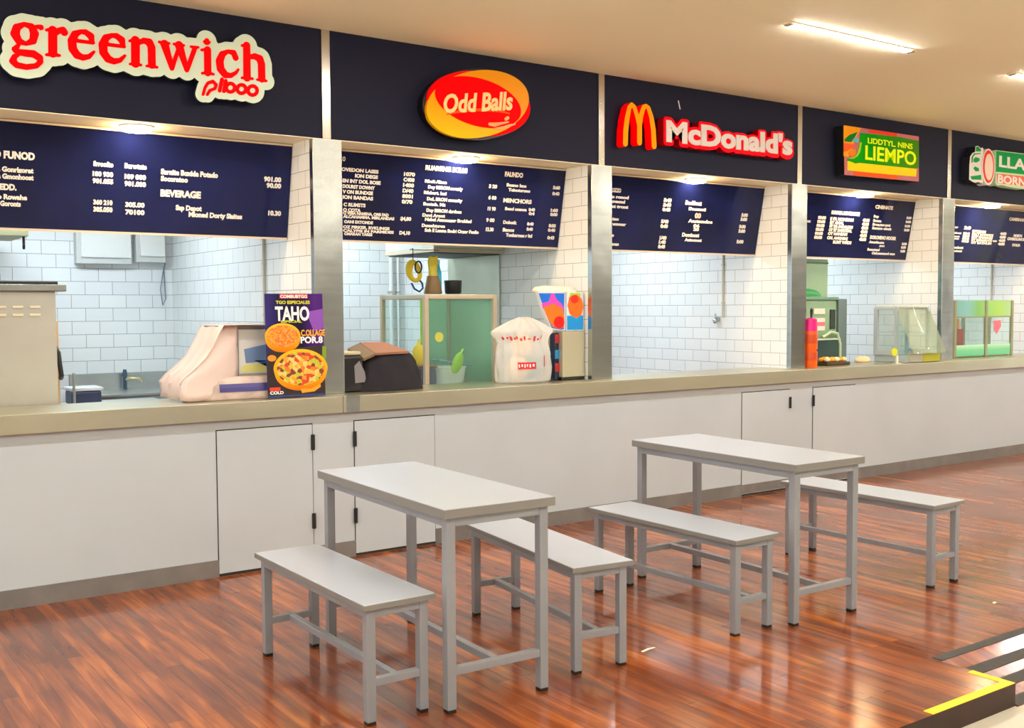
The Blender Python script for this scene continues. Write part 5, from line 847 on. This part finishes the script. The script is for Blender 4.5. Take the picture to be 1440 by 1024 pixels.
bm = NB(); box(bm, -.53, .306, .084, .0895, 1.845, 1.858); link('seam_strip', bm, mat('seam_green', (84, 120, 96), .5), t)
bm = NB(); ball(bm, (-.06, .045, 1.5485), .22, .035, .075); link('green_bowl', bm, mat('bowl_green', (20, 136, 70), .35), t, True)
for n, a, c in (('white_sticker', (.01, .155, 1.395, 1.445), (236, 230, 214)), ('white_sticker', (.0, .155, 1.25, 1.36), (226, 210, 206)), ('pink_sticker', (.0, .155, 1.29, 1.325), (220, 110, 136)), ('vent_slot', (.235, .30, 1.26, 1.435), (38, 52, 50))):
    bm = NB(); box(bm, a[0], a[1], -.002 if n != 'pink_sticker' else -.003, .0095, a[2], a[3], .0008); link(n, bm, mat(n, c, .5), t)
bm = NB(); box(bm, -.05, .335, -.03, .0095, .95, 1.175, .004); d = link('drawer', bm, mat('drawer_dark', (46, 72, 72), .3), t)
bm = NB(); box(bm, -.05, .335, -.034, -.0305, 1.165, 1.178, .001); link('pale_rim', bm, mat('rim_pale', (210, 220, 200), .4), d)
bm = NB(); tube(bm, [(.10, -.02, 1.19), (.2, -.03, 1.235), (.29, -.03, 1.22), (.33, -.03, 1.13), (.33, -.03, .99)], .014); link('curved_handle', bm, mat('handle_pale', (186, 206, 176), .35), t, True)
for x in (-.46, .40):
    for y in (.08, .56): bm = NB(); cyl(bm, (x, y, 0), (x, y, .06), .02, n=10); link('foot', bm, M_dark, t)
t = thing('food_tray', 'dark shallow tray of golden fried food on the counter beside the sauce bottle', 'tray', (5.21, .24, HC))
bm = NB(); box(bm, -.15, .15, -.075, .075, .001, .03, .006); link('tray', bm, mat('tray_brown', (60, 40, 24), .4), t)
rnd = random.Random(3)
tops = []
for k in range(13):
    x, y = -.115+.0385*(k % 7), -.035+.06*(k//7)+rnd.uniform(-.008, .008)
    tops.append((x, y, rnd.uniform(.022, .028)))
for k, (x, y, r) in enumerate(tops):
    bm = NB(); ball(bm, (0, 0, 0), r*1.05, r, r*.8, 14, 9)
    tag(link('fried_bun', bm, mat('bun_gold', (226, 156, 40), .5, vary=.2, vscale=20) if k % 3 else mat('bun_pale', (246, 226, 180), .5), None, True, (5.21+x, .24+y, HC+.031+r*.8)), 'small golden fried bun heaped on the dark tray by the sauce bottle', 'fried bun', 'fried buns on the dark tray')
t = thing('bread_roll', 'pale bread roll lying alone between the tray and the curved glass case', 'bread', (5.79, .36, HC))
bm = NB(); fn = sack_fn((0, 0), [(.001, .075, .045), (.012, .088, .055), (.03, .086, .052), (.046, .065, .038), (.054, .03, .018)], 2.2, .05, 8, (3, 5, 7)); sack(bm, fn, .001, .054, 12, 40); link('loaf', bm, mat('bread', (240, 218, 172), .6, vary=.12, vscale=14), t, True)
t = thing('price_stand', 'round lime price tag on a short cream stand before the curved glass case', 'price tag', (5.80, .015, HC))
bm = NB(); slab(bm, ring_pts(-.035, .105, .04, .034, 26), -.004, .004); link('disc', bm, mat('lime_disc', (214, 220, 10), .4), t)
bm = NB(); box(bm, -.01, .016, -.006, .006, .008, .072, .002); link('stem', bm, mat('cream_lid', (240, 228, 208), .4), t)
bm = NB(); box(bm, -.03, .036, -.02, .02, .001, .008, .002); link('foot', bm, mat('cream_lid', (240, 228, 208), .4), t)

t = thing('curved_glass_case', 'counter display case with slanting curved glass front and lime base strip', 'display case', (6.225, .0, HC))
w = .235; cf = mat('case_grey', (176, 188, 194), .4, .05)
bm = NB(); box(bm, -w, w, .03, .385, .002, .062, .004); link('base', bm, cf, t)
bm = NB(); box(bm, -.03, w, .018, .0295, .006, .085, .002); link('lime_strip', bm, mat('lime_panel', (178, 172, 20), .35), t)
bm = NB(); box(bm, -w, -.032, .019, .0295, .006, .10, .002); link('grey_kick', bm, mat('kick_grey', (176, 170, 158), .4), t)
for s in (-1, 1):
    for y in (.155, .372): bm = NB(); box(bm, s*w-.014, s*w+.014, y-(.013 if y < .2 else .025), y+.013, .0625, .49, .003); link('post', bm, cf, t)
    bm = NB(); box(bm, s*w-.0135, s*w+.0135, .169, .3585, .0625, .11, .002); link('side_kick', bm, cf, t)
    bm = NB(); box(bm, s*w-.0135, s*w+.0135, .169, .3585, .47, .49, .002); link('side_rail', bm, cf, t)
arc = []
for k in range(15):
    u = k/14; arc.append((.16-.06*u-.125*u**2.0, .505-.30*u**1.25-.115*u**3))
arc += [(-.033, .083)]
for s in (-1, 1):
    bm = NB(); pts = [(.14, .064)]+[(.14, .49)]+[(y+.006, z-.006) for y, z in arc[2:]]+[(.02, .064)]
    F = [bm.verts.new((s*w-.002, y, z)) for y, z in pts]; K = [bm.verts.new((s*w+.002, y, z)) for y, z in pts]; bm.faces.new(F); bm.faces.new(K[::-1])
    for i in range(len(pts)): bm.faces.new((F[i], K[i], K[(i+1) % len(pts)], F[(i+1) % len(pts)]))
    link('side_pane', bm, M_clear, t)
M_curve = glass_mat('curved_glass', (228, 236, 222), .74, .05)
bm = NB(); A = [bm.verts.new((-w-.004, y, z)) for y, z in arc]; B = [bm.verts.new((w+.02, y, z)) for y, z in arc]
for i in range(len(arc)-1): bm.faces.new((A[i], B[i], B[i+1], A[i+1]))
o = link('curved_pane', bm, M_curve, t, True); md = o.modifiers.new('thickness', 'SOLIDIFY'); md.thickness = .005
bm = NB(); box(bm, -w-.002, w+.002, .15, .388, .4905, .507, .003); link('top_plate', bm, mat('case_top', (206, 208, 196), .4), t)
bm = NB(); box(bm, -w+.016, w-.016, .10, .36, .265, .275, .002); link('shelf', bm, M_clear, t)
bm = NB(); box(bm, -w+.016, w-.016, .372, .378, .065, .488); link('back_pane', bm, glass_mat('back_glass', (240, 244, 242), .85), t)

# ================================================================== fifth stall (right edge)
t = thing('glass_food_case', 'glass food case with green and blue top band, at the right edge of the counter', 'display case', (7.53, .36, HC))
pf = mat('case_olive', (150, 150, 118), .4, .3)
for x in (-.50, .03, .495):
    for y in (-.12, .12): bm = NB(); box(bm, x-.018, x+.018, y-.012, y+.012, .002, .555, .003); link('post', bm, pf, t)
bm = NB(); box(bm, -.48, .475, -.105, .105, .002, .016, .003); link('base_plate', bm, pf, t)
for x0, x1 in ((-.481, .011), (.049, .476)):
    bm = NB(); box(bm, x0, x1, -.122, -.116, .40, .555, .001); link('top_band', bm, fade_mat('case_band_%d' % (x0*100), [(0, (128, 184, 176)), (.4, (136, 190, 190)), (.75, (132, 192, 110)), (1, (150, 200, 120))] if x0 < 0 else [(0, (150, 206, 120)), (.5, (170, 214, 100)), (1, (170, 210, 150))], 'X', .15), t)
    bm = NB(); box(bm, x0, x1, -.122, -.112, .388, .3995, .001); link('mid_rail', bm, pf, t)
    bm = NB(); box(bm, x0, x1, -.120, -.116, .125, .3875); link('front_pane', bm, M_clear, t)
    bm = NB(); box(bm, x0, x1, -.121, -.115, .017, .124); link('green_pane', bm, fade_mat('case_green_%d' % (x0*100), [(0, (110, 190, 150)), (.5, (120, 200, 150)), (1, (190, 226, 196))], 'Z', .2), t)
bm = NB(); box(bm, -.48, .475, .113, .119, .017, .55); link('back_panel', bm, glass_mat('back_glass', (240, 244, 242), .85), t)
bm = NB(); box(bm, -.518, .513, -.125, .133, .5555, .563, .002); link('roof', bm, M_clear, t)
bm = NB(); slab(bm, [(.16, .355), (.29, .36), (.30, .30), (.22, .22), (.17, .27)], -.1245, -.1225); link('pink_sticker', bm, mat('sticker_pink', (232, 110, 124), .4), t)
t = thing('red_box', 'small red box with orange card inside the glass food case', 'box', (7.27, .37, HC+.017))
bm = NB(); box(bm, -.09, .06, -.04, .04, .0, .26, .004); link('box', bm, mat('box_red', (166, 40, 34), .45), t)
bm = NB(); box(bm, -.11, .12, .045, .05, .0, .36, .001); link('card', bm, mat('card_orange', (226, 140, 90), .5), t)
conduit('thin upright conduit on the tiled side wall at the right edge of the picture', 8.735, .88, 1.30)

# litter on the wooden floor
for lb, x, y, l, r in (('thin white paper scrap on the wooden floor before the middle benches', .750, -2.303, .085, .12), ('tiny white paper scrap on the open floor near the ramp', 2.613, -2.775, .028, .1)):
    bm = NB(); q = [(-l/2, -.006, .0008), (0, -.007, .004), (l/2, -.005, .001), (l/2, .005, .0012), (0, .006, .0045), (-l/2, .006, .001)]
    V_ = [bm.verts.new(v) for v in q]; U_ = [bm.verts.new((v[0], v[1], v[2]+.001)) for v in q]
    bm.faces.new(V_[::-1]); bm.faces.new(U_)
    for k in range(6): bm.faces.new((V_[k], V_[(k+1) % 6], U_[(k+1) % 6], U_[k]))
    o = tag(link('paper_scrap', bm, mat('paper_white', (236, 228, 214), .7), None, False, (x, y, 0)), lb, 'paper scrap'); o.rotation_euler = (0, 0, r)
